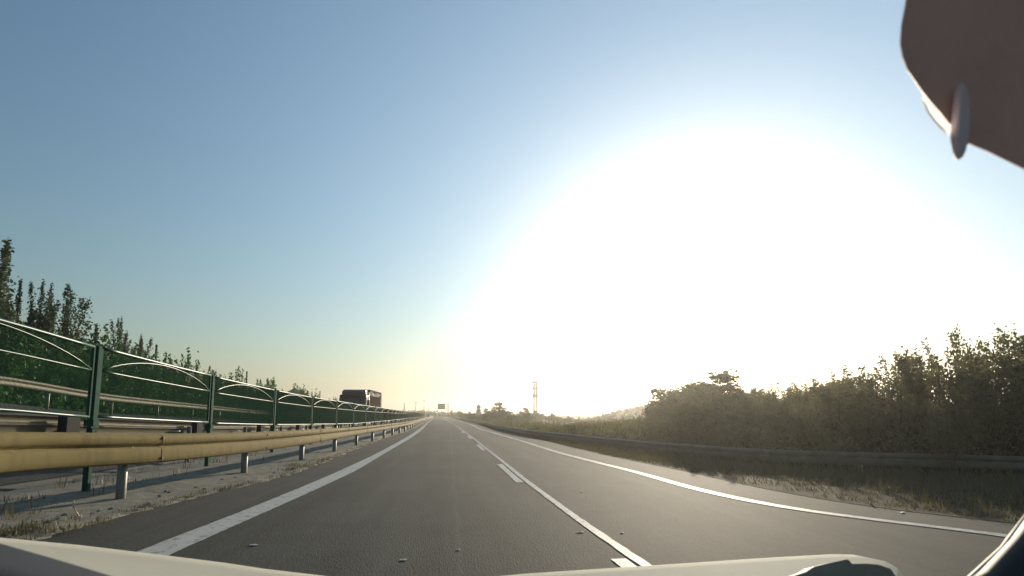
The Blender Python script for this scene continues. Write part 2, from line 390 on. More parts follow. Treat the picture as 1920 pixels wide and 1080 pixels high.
def ribbon(name, m, cols, ys=ys, jitter=0.0, smooth=True, seed=1):
    r = random.Random(seed); b = MB(); n = len(cols); vs = []
    for Y in ys:
        for i, (fx, fz) in enumerate(cols):
            jx = jitter * r.uniform(-1, 1) if 0 < i < n - 1 or jitter < 0 else 0
            x = fx(Y) if callable(fx) else fx + bend(Y)
            z = fz(Y) if callable(fz) else fz
            vs.append((x + jx, Y, z + (abs(jitter) * 0.35 * r.uniform(-1, 1) if 0 < i < n - 1 else 0)))
    fs = [(j * n + i, j * n + i + 1, (j + 1) * n + i + 1, (j + 1) * n + i) for j in range(len(ys) - 1) for i in range(n - 1)]
    b.add(vs, fs); return tag(b.build(name, m, smooth=smooth), kind='structure')

# ground: one sheet to the horizon
g = MB(); gs = 36
gx = [-1600 + 3200 * i / gs for i in range(gs + 1)]
g.add([(x, y, -1.2 + 0.0002 * abs(x) * 0) for y in gx for x in gx], [(j * (gs + 1) + i, j * (gs + 1) + i + 1, (j + 1) * (gs + 1) + i + 1, (j + 1) * (gs + 1) + i) for j in range(gs) for i in range(gs)])
tag(g.build('ground', M['field']), kind='structure')

asph_r = lambda Y: R_mid(Y) + 1.35
ribbon('road', M['asphalt'], [(lambda Y: Med(Y) - 0.5, 0.0), (lambda Y: -1.0 + bend(Y), 0.0), (lambda Y: 2 + bend(Y), 0.0), (asph_r, 0.0)])
# the coarse dark strip between edge line and median
ribbon('road_shoulder', M['asphalt_edge'], [(lambda Y: Med(Y) - 0.4, 0.004), (lambda Y: L_out(Y) - 0.03, 0.004)])
# median: uneven edge, gravelly soil rising a little to the fence
rm = random.Random(3)
mys = [-14 + 0.16 * i for i in range(int(64 / 0.16))] + [50 + 1.0 * i for i in range(60)] + [110 + 6 * i for i in range(80)]
edge_noise = {}
def med_edge(Y):
    k = round(Y, 3)
    if k not in edge_noise: edge_noise[k] = rm.uniform(-0.09, 0.06)
    return Med(Y) + edge_noise[k]
ribbon('median', M['gravel'], [(lambda Y: -7.9 + bend(Y), -0.3), (lambda Y: -7.4 + bend(Y), 0.12), (lambda Y: -6.9 + bend(Y), 0.12), (lambda Y: -6.3 + bend(Y), 0.12),
        (lambda Y: -5.9 + bend(Y), 0.11), (lambda Y: min(Rail(Y) - 0.35, -4.6 + bend(Y)), 0.09), (lambda Y: Rail(Y) + 0.12, 0.06), (lambda Y: (Rail(Y) + 0.12 + Med(Y)) / 2, 0.045), (lambda Y: Med(Y) - 0.12, 0.035), (med_edge, 0.012), (lambda Y: med_edge(Y) + 0.03, -0.02)],
       ys=mys, jitter=0.03, seed=5)
# opposite carriageway, climbing to its outer edge
ribbon('opposite_road', M['asphalt_old'], [(-7.95, -0.3), (-7.9, 0.05), (-12, lambda Y: 0.05 + 0.38 * max(0, opp_g(Y))), (-17.5, lambda Y: opp_g(Y))])
ribbon('opposite_bank', M['soil'], [(-17.48, lambda Y: opp_g(Y) + 0.01), (-18.6, lambda Y: opp_g(Y) + 0.1), (-22, lambda Y: opp_g(Y) + 0.3), (-30, lambda Y: opp_g(Y) + 0.2), (-60, lambda Y: -0.3), (-120, -1.25)], jitter=0.15, seed=6)
# right verge and planted bank
def bank_h(Y):                                   # height of the planted bank over the carriageway
    return float(np.interp(Y, [-20, 5, 14, 26, 34, 42, 60, 120, 300], [1.3, 1.3, 1.1, 0.9, 0.5, -0.1, -0.4, -0.5, -0.8]))
rr_off = lambda d: (lambda Y: RRail(Y) + d)
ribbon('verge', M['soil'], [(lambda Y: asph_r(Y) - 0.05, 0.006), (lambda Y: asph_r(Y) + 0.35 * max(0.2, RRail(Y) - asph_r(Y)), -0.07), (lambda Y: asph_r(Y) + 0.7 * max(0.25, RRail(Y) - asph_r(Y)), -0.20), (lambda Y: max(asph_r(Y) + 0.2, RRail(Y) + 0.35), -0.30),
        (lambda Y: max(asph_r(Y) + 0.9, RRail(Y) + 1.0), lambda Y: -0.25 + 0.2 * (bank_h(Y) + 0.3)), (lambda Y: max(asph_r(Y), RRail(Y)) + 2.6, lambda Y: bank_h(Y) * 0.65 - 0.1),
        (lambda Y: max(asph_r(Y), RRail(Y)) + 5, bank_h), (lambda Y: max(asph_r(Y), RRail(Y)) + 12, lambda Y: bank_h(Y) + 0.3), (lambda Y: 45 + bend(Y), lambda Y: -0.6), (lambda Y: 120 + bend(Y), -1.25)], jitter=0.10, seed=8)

# road markings
mk = random.Random(33)
def marking(fa, fb, ys_, z=0.008):
    b = MB(); vs = []
    for Y in ys_: vs += [(fa(Y) + mk.uniform(-0.006, 0.006), Y, z), (fb(Y) + mk.uniform(-0.006, 0.006), Y, z)]
    b.add(vs, [(2 * i, 2 * i + 1, 2 * i + 3, 2 * i + 2) for i in range(len(ys_) - 1)])
    return b
my = [2 + 0.12 * i for i in range(400)] + [Y for Y in ys if 50 < Y < 640]
tag(marking(L_out, L_in, my).build('left_edge_line', M['paint']), kind='structure')
tag(marking(lambda Y: R_mid(Y) - 0.11, lambda Y: R_mid(Y) + 0.11, my).build('right_edge_line', M['paint']), kind='structure')
tag(marking(lambda Y: M_mid(Y) - 0.055, lambda Y: M_mid(Y) + 0.055, my).build('lane_line', M['paint']), kind='structure')
k = 0
while k < 26:
    a = 1.0 + 9.75 * k
    yy = [a + 0.4 * i for i in range(11)]
    tag(marking(lambda Y: M_mid(Y) - 0.25, lambda Y: M_mid(Y) - 0.10, yy).build('lane_dash', M['paint']), kind='structure'); k += 1
tag(marking(lambda Y: -15.2 + bend(Y), lambda Y: -15.0 + bend(Y), my, 0.02).build('opposite_edge_line', M['paint']), kind='structure')
for p in [o for o in col.objects if o.name == 'opposite_edge_line']:
    for v in p.data.vertices: v.co.z = 0.02 + opp_g(v.co.y) * (0.38 + 0.62 * 3.1 / 5.5)

# ------------------------------------------------------------------ guardrails
# section of a corrugated beam: (outward, fraction of height)
WPROF = [(0.000, 0.00), (0.058, 0.02), (0.080, 0.07), (0.084, 0.20), (0.083, 0.42), (0.068, 0.49), (0.020, 0.545), (0.018, 0.575), (0.062, 0.63), (0.082, 0.69), (0.084, 0.84), (0.060, 0.95), (0.000, 1.00)]
def beam_section(fx, flow, ftop, y0, y1, side, n, over=0.0):
    b = MB(); m = len(WPROF); grid = []
    for i in range(n + 1):
        Y = y0 + (y1 - y0) * i / n; lo, hi = flow(Y), ftop(Y); x = fx(Y)
        grid.append([(x, Y, o_, lo + (hi - lo) * f) for o_, f in WPROF])
    for t in (0.0, -0.005):                       # outer and inner skin of the sheet
        vs = [(x + side * (o_ + over + t), Y, z) for row in grid for x, Y, o_, z in row]
        fs = [(i * m + k, i * m + k + 1, (i + 1) * m + k + 1, (i + 1) * m + k) for i in range(n) for k in range(m - 1)]
        if (side < 0) != (t < 0): fs = [f[::-1] for f in fs]
        b.add(vs, fs)
    for row in (grid[0], grid[-1]):               # cut ends
        vs = [(x + side * (o_ + over + t), Y, z) for t in (0.0, -0.005) for x, Y, o_, z in row]
        b.add(vs, [(k, k + 1, m + k + 1, m + k) for k in range(m - 1)])
    return b
def solidify(o, t):
    s = o.modifiers.new('s', 'SOLIDIFY'); s.thickness = t; s.offset = -1

front = thing('guardrail', 'yellow coated corrugated guardrail beside the left lane, nearest the camera', 'guardrail', (Rail(10), 10, 0.06))
def par(o, p):
    o.parent = p; o.matrix_parent_inverse = p.matrix_basis.inverted() if False else Matrix.Translation(-Vector(p.location)); return o
beam_f = lambda Y: Rail(Y) + 0.16
joint_px = [-150, 279, 489, 594, 655, 694]
joints = [4.9 - 3.72 + 0.0] + [9.55, 13.25, 17.0, 20.7, 24.5]
while joints[-1] < 330: joints.append(joints[-1] + 3.8)
joints = [-6.5, -2.7, 1.2, 5.4] + joints[1:]
post_Y = [1.9, 5.4, 9.07, 12.73, 16.05, 19.67, 23.46]
while post_Y[-1] < 300: post_Y.append(post_Y[-1] + 3.7)
for i in range(len(joints) - 1):
    o = beam_section(beam_f, rail_low, rail_top, joints[i], joints[i + 1] + 0.18, 1, 10 if joints[i] < 60 else 4, 0.0 if i % 2 else 0.0045).build('beam', M['rail'], smooth=True)
    par(o, front)
postm = MB(); postm.tube([(0, 0, -0.4), (0, 0, 1.0)], 0.07, 14)
post_me = postm.mesh('post', M['galv'], True)
for Y in post_Y:
    z = (rail_low(Y) + rail_top(Y)) / 2 + 0.05
    par(link('post', post_me, None, (Rail(Y), Y, z - 1.0)), front)
spm = MB()
hexp = [(0.0, -0.09), (0.05, -0.11), (0.10, -0.09), (0.10, 0.09), (0.05, 0.11), (0.0, 0.09)]
spm.prism([(x, y, 0) for x, y in hexp], (0, 0, 0.22))
sp_me = spm.mesh('spacer_block', M['galv'])
for Y in post_Y:
    if Y < 120: par(link('spacer_block', sp_me, None, (Rail(Y) + 0.068, Y, (rail_low(Y) + rail_top(Y)) / 2 - 0.11)), front)
bm_ = MB(); bm_.tube([(0, 0, 0), (0.016, 0, 0)], 0.023, 8); bolt_me = bm_.mesh('bolt', M['bolt'])
for Y in joints:
    if 4 < Y < 60:
        for dy in (-0.085, 0.085):
            for f in (0.16, 0.84): par(link('bolt', bolt_me, None, (beam_f(Y) + 0.085, Y + 0.09 + dy, rail_low(Y) + (rail_top(Y) - rail_low(Y)) * f)), front)
        par(link('bolt', bolt_me, None, (beam_f(Y) + 0.02, Y + 0.06, rail_low(Y) + (rail_top(Y) - rail_low(Y)) * 0.50)), front)
tag(front, group=None)

second = thing('guardrail', 'second median guardrail running behind the yellow one, under the green fence', 'guardrail', (-7.25, 10, 0.1))
r2low = lambda Y: rail2_top(Y) - 0.36
j2 = [-6 + 4.2 * i for i in range(60)]
for i in range(len(j2) - 1):
    o = beam_section(Rail2, r2low, rail2_top, j2[i], j2[i + 1] + 0.15, -1, 6 if j2[i] < 60 else 3, 0.0 if i % 2 else 0.0045).build('beam', M['rail_far'], smooth=True)
    par(o, second)
p2 = MB(); p2.tube([(0, 0, -1.0), (0, 0, 0.28)], 0.06, 10); p2_me = p2.mesh('post', M['galv'], True)
for i in range(60):
    Y = 3.4 + 3.9 * i
    par(link('post', p2_me, None, (Rail2(Y) + 0.19, Y, rail2_top(Y) - 0.38)), second)
blk = MB(); blk.box(0.0, 0.16, -0.17, 0.17, -0.02, 0.31); blk_me = blk.mesh('spacer_block', M['dark_block'])
for i in range(40):
    Y = 4.75 + 4.95 * i
    par(link('spacer_block', blk_me, None, (Rail2(Y) + 0.10, Y + 0.9, rail2_top(Y) - 0.33)), second)
hook = MB()
for dz in (0.0, 0.07):
    hook.tube([(0.0, -0.16, dz), (0.12, -0.10, dz), (0.17, 0.0, dz), (0.12, 0.10, dz), (0.0, 0.16, dz)], 0.013, 6)
hook_me = hook.mesh('spacer_strap', M['chrome'], True)
for i in range(12):
    Y = 2.9 + 3.9 * i
    par(link('spacer_strap', hook_me, None, (Rail2(Y) + 0.02, Y, rail2_top(Y) - 0.30)), second)

# ------------------------------------------------------------------ green mesh fence on the median
fence = thing('mesh_fence', 'green anti-glare mesh fence with arched panels along the median', 'fence', (-6.1, 10, 0.1))
fy = [-0.2, 4.75] + [float(atX(x, 720, -6.1)[1]) for x in (178, 397, 516, 586, 632, 665)]
while fy[-1] < 210: fy.append(fy[-1] + 5.25)
sag = [random.Random(k).uniform(-0.012, 0.012) for k in range(60)]
def fpt(Y, f, dx=0.0):                            # point on the fence, f = 0 at the bottom rail, 1 at the top rail
    lo, hi = fence_low(Y), fence_top(Y); w = sag[max(0, sum(1 for q in fy if q < Y) - 1) % 60]; return (Fence(Y) + dx, Y, lo + (hi - lo) * f + w)
for i, Y in enumerate(fy):
    b = MB(); z1 = fence_top(Y) + 0.03
    b.box(Fence(Y) - 0.045, Fence(Y) + 0.045, Y - 0.045, Y + 0.045, -0.1, z1)
    par(b.build('post', M['green_post'], bevel=0.008), fence)
    if Y < 70:
        b = MB(); zl = fence_low(Y)
        b.box(Fence(Y) - 0.08, Fence(Y) + 0.075, Y - 0.075, Y + 0.075, zl - 0.16, zl - 0.05)
        b.box(Fence(Y) - 0.065, Fence(Y) + 0.065, Y - 0.10, Y + 0.10, zl - 0.20, zl - 0.165)
        par(b.build('bracket', M['green_post']), fence)
for i in range(len(fy) - 1):
    a, c = fy[i] + 0.10, fy[i + 1] - 0.10
    near = a < 90
    n = 10 if near else 3
    rows = {'top_rail': (1.0, 0.030), 'middle_rail': (0.665, 0.017), 'bottom_rail': (0.0, 0.026)}
    for nm, (f, r) in rows.items():
        b = MB(); b.tube([fpt(a + (c - a) * k / n, f) for k in range(n + 1)], r, 8 if near else 4)
        par(b.build(nm, M['green'], smooth=True), fence)
    if a < 130:
        b = MB(); pts = []
        for k in range(17):
            t = k / 16; f = 0.675 + 0.295 * (1 - (2 * t - 1) ** 2) ** 0.85 if 0 < t < 1 else 0.675
            pts.append(fpt(a + 0.05 + (c - a - 0.1) * t, f, 0.012))
        b.tube(pts, 0.015, 6); par(b.build('arch', M['green'], smooth=True), fence)
    if near:
        for Y in (a, c):
            b = MB(); b.bar(fpt(Y, -0.02), fpt(Y, 1.0), 0.042, 0.042); par(b.build('stile', M['green_post']), fence)
    b = MB(); sp, dpt = (0.021, 0.0062) if a < 45 else ((0.09, 0.028) if a < 110 else (0.3, 0.09))
    Y = a + sp
    while Y < c - 0.01:
        p, q = fpt(Y, 0.01), fpt(Y, 0.985)
        b.box(p[0] - dpt / 2, p[0] + dpt / 2, Y - 0.001, Y + 0.001, p[2], q[2]); Y += sp
    o = par(b.build('mesh_panel', M['green_mesh']), fence); o['kind'] = 'stuff'

# ------------------------------------------------------------------ opposite side and right side guardrails
opp = thing('guardrail', 'far guardrail on the outer edge of the opposite carriageway, seen through the fence', 'guardrail', (-16.5, 20, 1))
jo = [2 + 6 * i for i in range(34)]
for i in range(len(jo) - 1):
    o = beam_section(OppRail, lambda Y: opp_top(Y) - 0.34, opp_top, jo[i], jo[i + 1] + 0.1, 1, 4).build('beam', M['rail_far'], smooth=True)
    par(o, opp)
for i in range(48):
    Y = 3 + 4.1 * i; par(link('post', p2_me, None, (OppRail(Y) - 0.07, Y, opp_top(Y) - 0.35)), opp)

right = thing('guardrail', 'backlit guardrail along the right shoulder below the leafy bank', 'guardrail', (RRail(20), 20, -0.3))
rtop = lambda Y: 0.40 + 0.0 * Y
rlow = lambda Y: 0.06
jr = [-4 + 4.0 * i for i in range(52)]
for i in range(len(jr) - 1):
    o = beam_section(lambda Y: max(RRail(Y), asph_r(Y) + 0.25), rlow, rtop, jr[i], jr[i + 1] + 0.15, -1, 8 if jr[i] < 50 else 4, 0.0 if i % 2 else 0.0045).build('beam', M['rail_backlit'], smooth=True)
    par(o, right)
for i in range(52):
    Y = -3.2 + 4.0 * i; par(link('post', p2_me, None, (max(RRail(Y), asph_r(Y) + 0.25) + 0.09, Y, 0.08)), right)

# ------------------------------------------------------------------ plants
def leaf(b, p, s, r, up=0.3, aspect=0.55):
    d = Vector((r.gauss(0, 1), r.gauss(0, 1), r.gauss(0, 1) + up)).normalized()
    e = d.cross(Vector((r.gauss(0, 1), r.gauss(0, 1), r.gauss(0, 1)))).normalized()
    d = d * s; e = e * s * aspect
    p = Vector(p)
    b.v += [tuple(p - d * 0.5), tuple(p + e * 0.5), tuple(p + d * 0.5), tuple(p - e * 0.5)]
    n = len(b.v); b.f.append((n - 4, n - 3, n - 2, n - 1))

def poplar_meshes(seed, h=10.0, nl=4200, limbs=13, spread=0.9, ls=0.21):
    r = random.Random(seed); tr = MB(); cr = MB()
    tr.tube([(0, 0, -0.4), (0.05, 0, h * 0.3), (0.0, 0.06, h * 0.62), (0.05, 0.0, h * 0.94)], [0.13, 0.10, 0.06, 0.012], 7)
    L = [((0, 0, h * 0.25), (0.04, 0.02, h), 1.0)]
    for i in range(limbs):
        a = r.uniform(0, 2 * math.pi); z0 = h * r.uniform(0.10, 0.55); l = h * r.uniform(0.28, 0.50); out = spread * r.uniform(0.45, 1.15)
        z1 = min(h * 0.97, z0 + l); e = (math.cos(a) * out, math.sin(a) * out, z1); L.append(((0.02, 0.02, z0), e, r.uniform(0.6, 1.0)))
        tr.tube([(0.02, 0.02, z0), (e[0] * 0.6, e[1] * 0.6, z0 + (z1 - z0) * 0.4), e], [0.045, 0.028, 0.008], 5)
    tot = sum(w * (Vector(b_) - Vector(a_)).length for a_, b_, w in L)
    for a_, b_, w in L:
        n = int(nl * w * (Vector(b_) - Vector(a_)).length / tot); A, B = Vector(a_), Vector(b_)
        for _ in range(n):
            t = r.random() ** 0.8; bow = Vector((A.x + (B.x - A.x) * t ** 0.6, A.y + (B.y - A.y) * t ** 0.6, A.z + (B.z - A.z) * t))
            rad = (0.34 * (1 - t) ** 0.7 + 0.07) * spread
            if r.random() < 0.2: rad *= 1.35
            leaf(cr, bow + Vector((r.gauss(0, rad * 0.6), r.gauss(0, rad * 0.6), r.gauss(0, 0.15))), ls * r.uniform(0.6, 1.2), r, 1.2)
    return tr.mesh('trunk', M['bark'], True), cr.mesh('crown', M['leaf_poplar'])

def shrub_meshes(seed, h=3.0, nl=1900, stems=15, spread=1.0, ls=0.13, lm='leaf_bank', lo=0.06):
    r = random.Random(seed); tr = MB(); cr = MB()
    for i in range(stems):
        a = r.uniform(0, 2 * math.pi); out = spread * math.sqrt(r.random()); hh = h * r.uniform(0.55, 1.0) * (1 - 0.22 * out / spread)
        b0 = Vector((math.cos(a) * out * 0.35, math.sin(a) * out * 0.35, -0.2)); b1 = Vector((math.cos(a) * out * 0.8, math.sin(a) * out * 0.8, hh * 0.55)); b2 = Vector((math.cos(a) * out + r.gauss(0, 0.08), math.sin(a) * out + r.gauss(0, 0.08), hh))
        tr.tube([b0, b1, b2], [0.022, 0.014, 0.004], 4)
        for _ in range(nl // stems):
            t = lo + (1 - lo) * r.random() ** 0.75
            p = b0.lerp(b1, t * 2) if t < 0.5 else b1.lerp(b2, t * 2 - 1)
            w = 0.30 * spread * (1.08 - t) ** 0.8 + 0.03
            leaf(cr, p + Vector((r.gauss(0, w * 0.62), r.gauss(0, w * 0.62), r.gauss(0, 0.10))), ls * r.uniform(0.5, 1.25), r, 0.8)
    return tr.mesh('stem', M['bark'], True), cr.mesh('foliage', M[lm])

def round_meshes(seed, h=6.0, nl=2400, rad=2.2, ls=0.30, lm='leaf_far', clumps=16):
    r = random.Random(seed); tr = MB(); cr = MB()
    tr.tube([(0, 0, -0.4), (0.06, 0, h * 0.3), (0, 0.05, h * 0.7)], [0.16, 0.12, 0.05], 7)
    C = []
    for i in range(clumps):
        a = r.uniform(0, 2 * math.pi); q = rad * math.sqrt(r.random()) * 0.85; z = h * r.uniform(0.32, 0.92); q *= (1.15 - 0.75 * max(0, z / h - 0.45) / 0.5)
        c = Vector((math.cos(a) * q, math.sin(a) * q, z)); C.append((c, rad * r.uniform(0.22, 0.42)))
        tr.tube([(0, 0, h * 0.28), c * 0.55 + Vector((0, 0, h * 0.18)), c], [0.06, 0.035, 0.01], 4)
    for c, cr_ in C:
        for _ in range(nl // clumps):
            d = Vector((r.gauss(0, 1), r.gauss(0, 1), r.gauss(0, 0.8))).normalized() * cr_ * r.random() ** 0.45
            leaf(cr, c + d, ls * r.uniform(0.5, 1.2), r, 0.3)
    return tr.mesh('trunk', M['bark'], True), cr.mesh('crown', M[lm])

POP = [poplar_meshes(11), poplar_meshes(12, limbs=8, spread=0.75), poplar_meshes(13, limbs=14, spread=1.15), poplar_meshes(14, limbs=9, spread=0.9, nl=3000)]
SHR = [shrub_meshes(20 + i, nl=2600, ls=0.115, stems=14 + 2 * (i % 3), spread=0.85 + 0.12 * (i % 3)) for i in range(5)]
SHL = [shrub_meshes(40 + i, nl=1500, stems=15, spread=1.0, ls=0.17, lm='leaf_bush') for i in range(4)]
RND = [round_meshes(60 + i, rad=1.8 + 0.35 * (i % 3)) for i in range(4)]
BSH = [shrub_meshes(80 + i, h=1.6, nl=1100, stems=12, spread=0.9, ls=0.12, lm='leaf_bank', lo=0.02) for i in range(3)]

def plant(name, parts, x, y, z, s, label, cat, group, names=('trunk', 'crown'), rz=None, sxy=1.0):
    t = thing(name, label, cat, (x, y, z), rnd.uniform(0, 6.28) if rz is None else rz, group)
    t.scale = (s * sxy, s * sxy, s)
    for nm, me in zip(names, parts): link(nm, me, t)
    return t

# tall poplars beyond the opposite carriageway
G = 'poplars beyond the opposite carriageway'
pop = [ # px, top row, X, variant, width, label
    (14, 452, -21.5, 0, 1.25, 'tallest dark poplar at the far left edge, rising highest over the fence'),
    (38, 528, -22.5, 1, 0.8, 'slim poplar right beside the tallest one at the left edge'),
    (82, 530, -22.5, 0, 0.9, 'dense poplar in the middle of the left row, between two thinner ones'),
    (126, 536, -23.0, 2, 1.15, 'open poplar with spread upright plumes, rightmost of the tall left ones'),
    (98, 552, -24.5, 3, 0.8, 'thin sparse poplar half hidden between the two broad left poplars'),
    (60, 572, -24.0, 1, 0.8, 'short poplar in the gap left of the dense middle poplar'),
    (180, 610, -24.0, 1, 1.0, 'small poplar showing just above the first double fence post'),
    (229, 598, -24.0, 0, 0.9, 'narrow pointed poplar standing alone right of the double fence post'),
    (264, 630, -24.5, 0, 1.15, 'cone shaped young poplar beside the thin utility pole'),
    (320, 675, -25.0, 3, 0.9, 'small poplar tip over the second fence panel, right of the utility pole'),
    (393, 687, -25.0, 2, 1.0, 'small forked poplar above the second double fence post'),
]
for px, ty, X, v, w, lab in pop:
    p = atX(px, ty, X); zg = opp_g(p[1]) + 0.2
    plant('poplar_tree', POP[v], p[0], p[1], zg, (p[2] - zg) / 10.0, lab, 'tree', G, sxy=w * 1.15)
# thicket behind the opposite rail
def left_top(px):
    return float(np.interp(px, [-300, 0, 60, 110, 160, 210, 300, 400, 480, 520, 560, 600, 640], [585, 600, 620, 632, 640, 655, 684, 707, 722, 728, 738, 750, 760]))
G = 'bushes massed behind the opposite guardrail'
import itertools
def pixx(x, y):
    v = np.array([x, y, 1.4]) - _o; return 960 + FPX * (v @ _rt) / (v @ _fw)
for row, X in enumerate((-18.9, -20.2, -21.8, -23.6)):
    Y = 10.0 + row * 0.7
    while Y < 150:
        x = X + rnd.uniform(-0.6, 0.6); px = pixx(x, Y)
        if px > -260 and px < 660:
            top = at(px, left_top(px), Y)[2]; zg = opp_g(Y) + 0.15
            hgt = (top - zg) * (0.5, 0.9, 1.15, 1.3)[row] * rnd.uniform(0.82, 1.15)
            if hgt > 0.5:
                s = hgt / 2.9
                plant('roadside_bush', SHL[rnd.randrange(4)], x, Y, zg, s, ('front-row', 'second-row', 'third-row', 'back-row')[row] + ' green bush behind the opposite guardrail, ' + ('left of the first double fence post' if px < 170 else 'seen through the second fence panel' if px < 397 else 'seen through the middle fence panels' if px < 586 else 'just left of the truck'), 'bush', G, ('stem', 'foliage'), sxy=max(0.7, 1.5 / max(s, 0.6)) if s > 1 else 1.0)
        Y += 1.25 + 0.035 * Y + rnd.uniform(0, 0.5)

# right bank thicket
def right_top(px):
    return float(np.interp(px, [1180, 1225, 1240, 1268, 1300, 1345, 1362, 1380, 1420, 1480, 1540, 1600, 1650, 1700, 1740, 1765, 1800, 1830, 1860, 1890, 1920, 2200],
                           [775, 762, 745, 722, 712, 700, 716, 722, 718, 708, 694, 680, 664, 655, 640, 618, 612, 622, 612, 600, 590, 520]))
G = 'shrubs and young trees massed on the right bank'
for row, d in enumerate((1.2, 2.5, 4.0, 5.8, 7.8, 9.6)):
    Y = 3.0 + row * 0.4
    while Y < 40:
        x = RRail(Y) + d + rnd.uniform(-0.5, 0.5); px = pixx(x, Y)
        zg = float(np.interp(d, [0.35, 1.0, 2.6, 5, 12], [-0.3, -0.25 + 0.2 * (bank_h(Y) + 0.3), bank_h(Y) * 0.65 - 0.1, bank_h(Y), bank_h(Y) + 0.3]))
        if 1215 < px < 2080:
            top = at(px, right_top(px), Y)[2]
            hgt = (top - zg) * (0.45, 0.66, 0.88, 1.0, 1.03, 1.03)[row] * rnd.uniform(0.82, 1.06)
            if hgt > 0.35:
                s = hgt / 2.95
                plant('bank_shrub', SHR[rnd.randrange(5)], x, Y, zg, s, 'leafy shrub ' + ('at the foot of the right bank behind the guardrail', 'low on the right bank', 'halfway up the right bank', 'high on the right bank', 'on the crest of the right bank', 'behind the crest of the right bank')[row] + (', at the far end' if px < 1380 else ', in its middle' if px < 1660 else ', nearest the frame edge'), 'shrub', G, ('stem', 'foliage'), sxy=min(1.5, 1.15 / max(s, 0.5)) if s < 1 else 0.95)
        Y += (0.95 if row < 3 else 1.2) + rnd.uniform(0, 0.5)
# the open-crowned tree against the glare at the bank's far end and others on the skyline
G = 'skyline trees on the right'
for px, ty, Y, v, w, lab in [
    (1345, 699, 27, 0, 1.9, 'airy broad tree on the bank, lit gold against the sun glare'),
    (1290, 711, 31, 1, 1.7, 'rounded tree at the far left end of the right bank'),
    (1256, 730, 34, 2, 1.5, 'lower tree on the bank end, next to the far hill'),
]:
    p = at(px, ty, Y); zg = bank_h(Y) - 0.1
    plant('broad_tree', RND[v], p[0], p[1], zg, (p[2] - zg) / 5.8, lab, 'tree', G, sxy=w * 1.3)
for px, ty, Y, v, w, lab in [
    (846, 770, 260, 0, 1.0, 'small far tree just right of the cantilever sign post'),
    (862, 769, 240, 1, 0.9, 'round far tree between the sign post and the little tower'),
    (880, 772, 230, 3, 0.9, 'low far tree directly left of the little tower'),
    (912, 766, 200, 2, 0.9, 'dark bushy tree directly right of the little tower'),
    (935, 754, 150, 0, 1.15, 'large spreading dark tree between the little tower and the lattice mast'),
    (955, 768, 160, 1, 1.0, 'low tree leaning right of the large spreading dark tree'),
    (976, 771, 150, 3, 0.8, 'small round tree left of the lattice mast'),
    (988, 765, 140, 2, 0.9, 'pointed tree at the left foot of the lattice mast'),
    (1005, 770, 140, 0, 0.9, 'spreading tree right at the foot of the lattice mast'),
    (1036, 772, 130, 1, 0.6, 'short stout tree standing alone right of the lattice mast'),
    (1066, 780, 120, 3, 0.9, 'low grey-green tree under the small thin pole'),
    (1085, 782, 120, 2, 0.7, 'last small tree before the wooded hill begins'),
]:
    p = at(px, ty, Y); zg = -0.7
    plant('broad_tree', RND[v], p[0], p[1], zg, (p[2] - zg) / 5.8, lab, 'tree', G, sxy=w * 1.25)
# low bushes along the right guardrail beyond the bank
G = 'low bushes along the right guardrail'
def low_top(px): return float(np.interp(px, [840, 870, 900, 950, 1000, 1060, 1120, 1180, 1240], [781, 780, 780, 781, 783, 787, 789, 784, 770]))
for row, d in enumerate((1.3, 3.0, 5.5, 9.0)):
    Y = 30.0 + row
    while Y < 290:
        x = max(RRail(Y), asph_r(Y)) + d + rnd.uniform(-0.5, 0.5); px = pixx(x, Y)
        if 842 < px < 1245:
            zg = bank_h(Y) - 0.2; top = at(px, low_top(px), Y)[2]; hgt = (top - zg) * (0.62, 0.82, 1.0, 1.1)[row] * rnd.uniform(0.75, 1.1)
            if hgt > 0.3:
                plant('low_bush', BSH[rnd.randrange(3)], x, Y, zg, hgt / 1.6, 'low green bush ' + ('right behind', 'a step behind', 'some way behind', 'well behind')[row] + ' the right guardrail, ' + ('close to the leafy bank' if px > 1120 else 'below the low hill' if px > 1030 else 'below the lattice mast' if px > 960 else 'toward the far bend'), 'bush', G, ('stem', 'foliage'), sxy=max(1.0, 1.5 / max(0.4, hgt)))
        Y += 1.8 + 0.045 * Y + rnd.uniform(0, 0.6)

G = 'bushes of the far hedgerow right of the road'
for k in range(64):
    px = 850 + 265 * k / 63 + rnd.uniform(-3, 3); Y = rnd.uniform(95, 190)
    while at(px, 778, Y)[0] < asph_r(Y) + 3.5 and Y < 380: Y += 12
    if Y >= 380: continue
    ty = float(np.interp(px, [850, 880, 900, 940, 960, 1000, 1040, 1075, 1115], [776, 776, 777, 772, 777, 776, 782, 786, 787])) + rnd.uniform(-1.5, 4)
    p = at(px, ty, Y); h = p[2] + 0.7
    if h > 0.4: plant('hedgerow_bush', RND[rnd.randrange(4)], p[0], Y, -0.7, h / 5.2, 'dull green bush in the far hedgerow, ' + ('near the little turret' if px < 915 else 'under the large spreading tree' if px < 965 else 'around the foot of the lattice mast' if px < 1020 else 'between the lattice mast and the low hill'), 'bush', G, sxy=max(1.2, 1.4 * 3.0 / h))

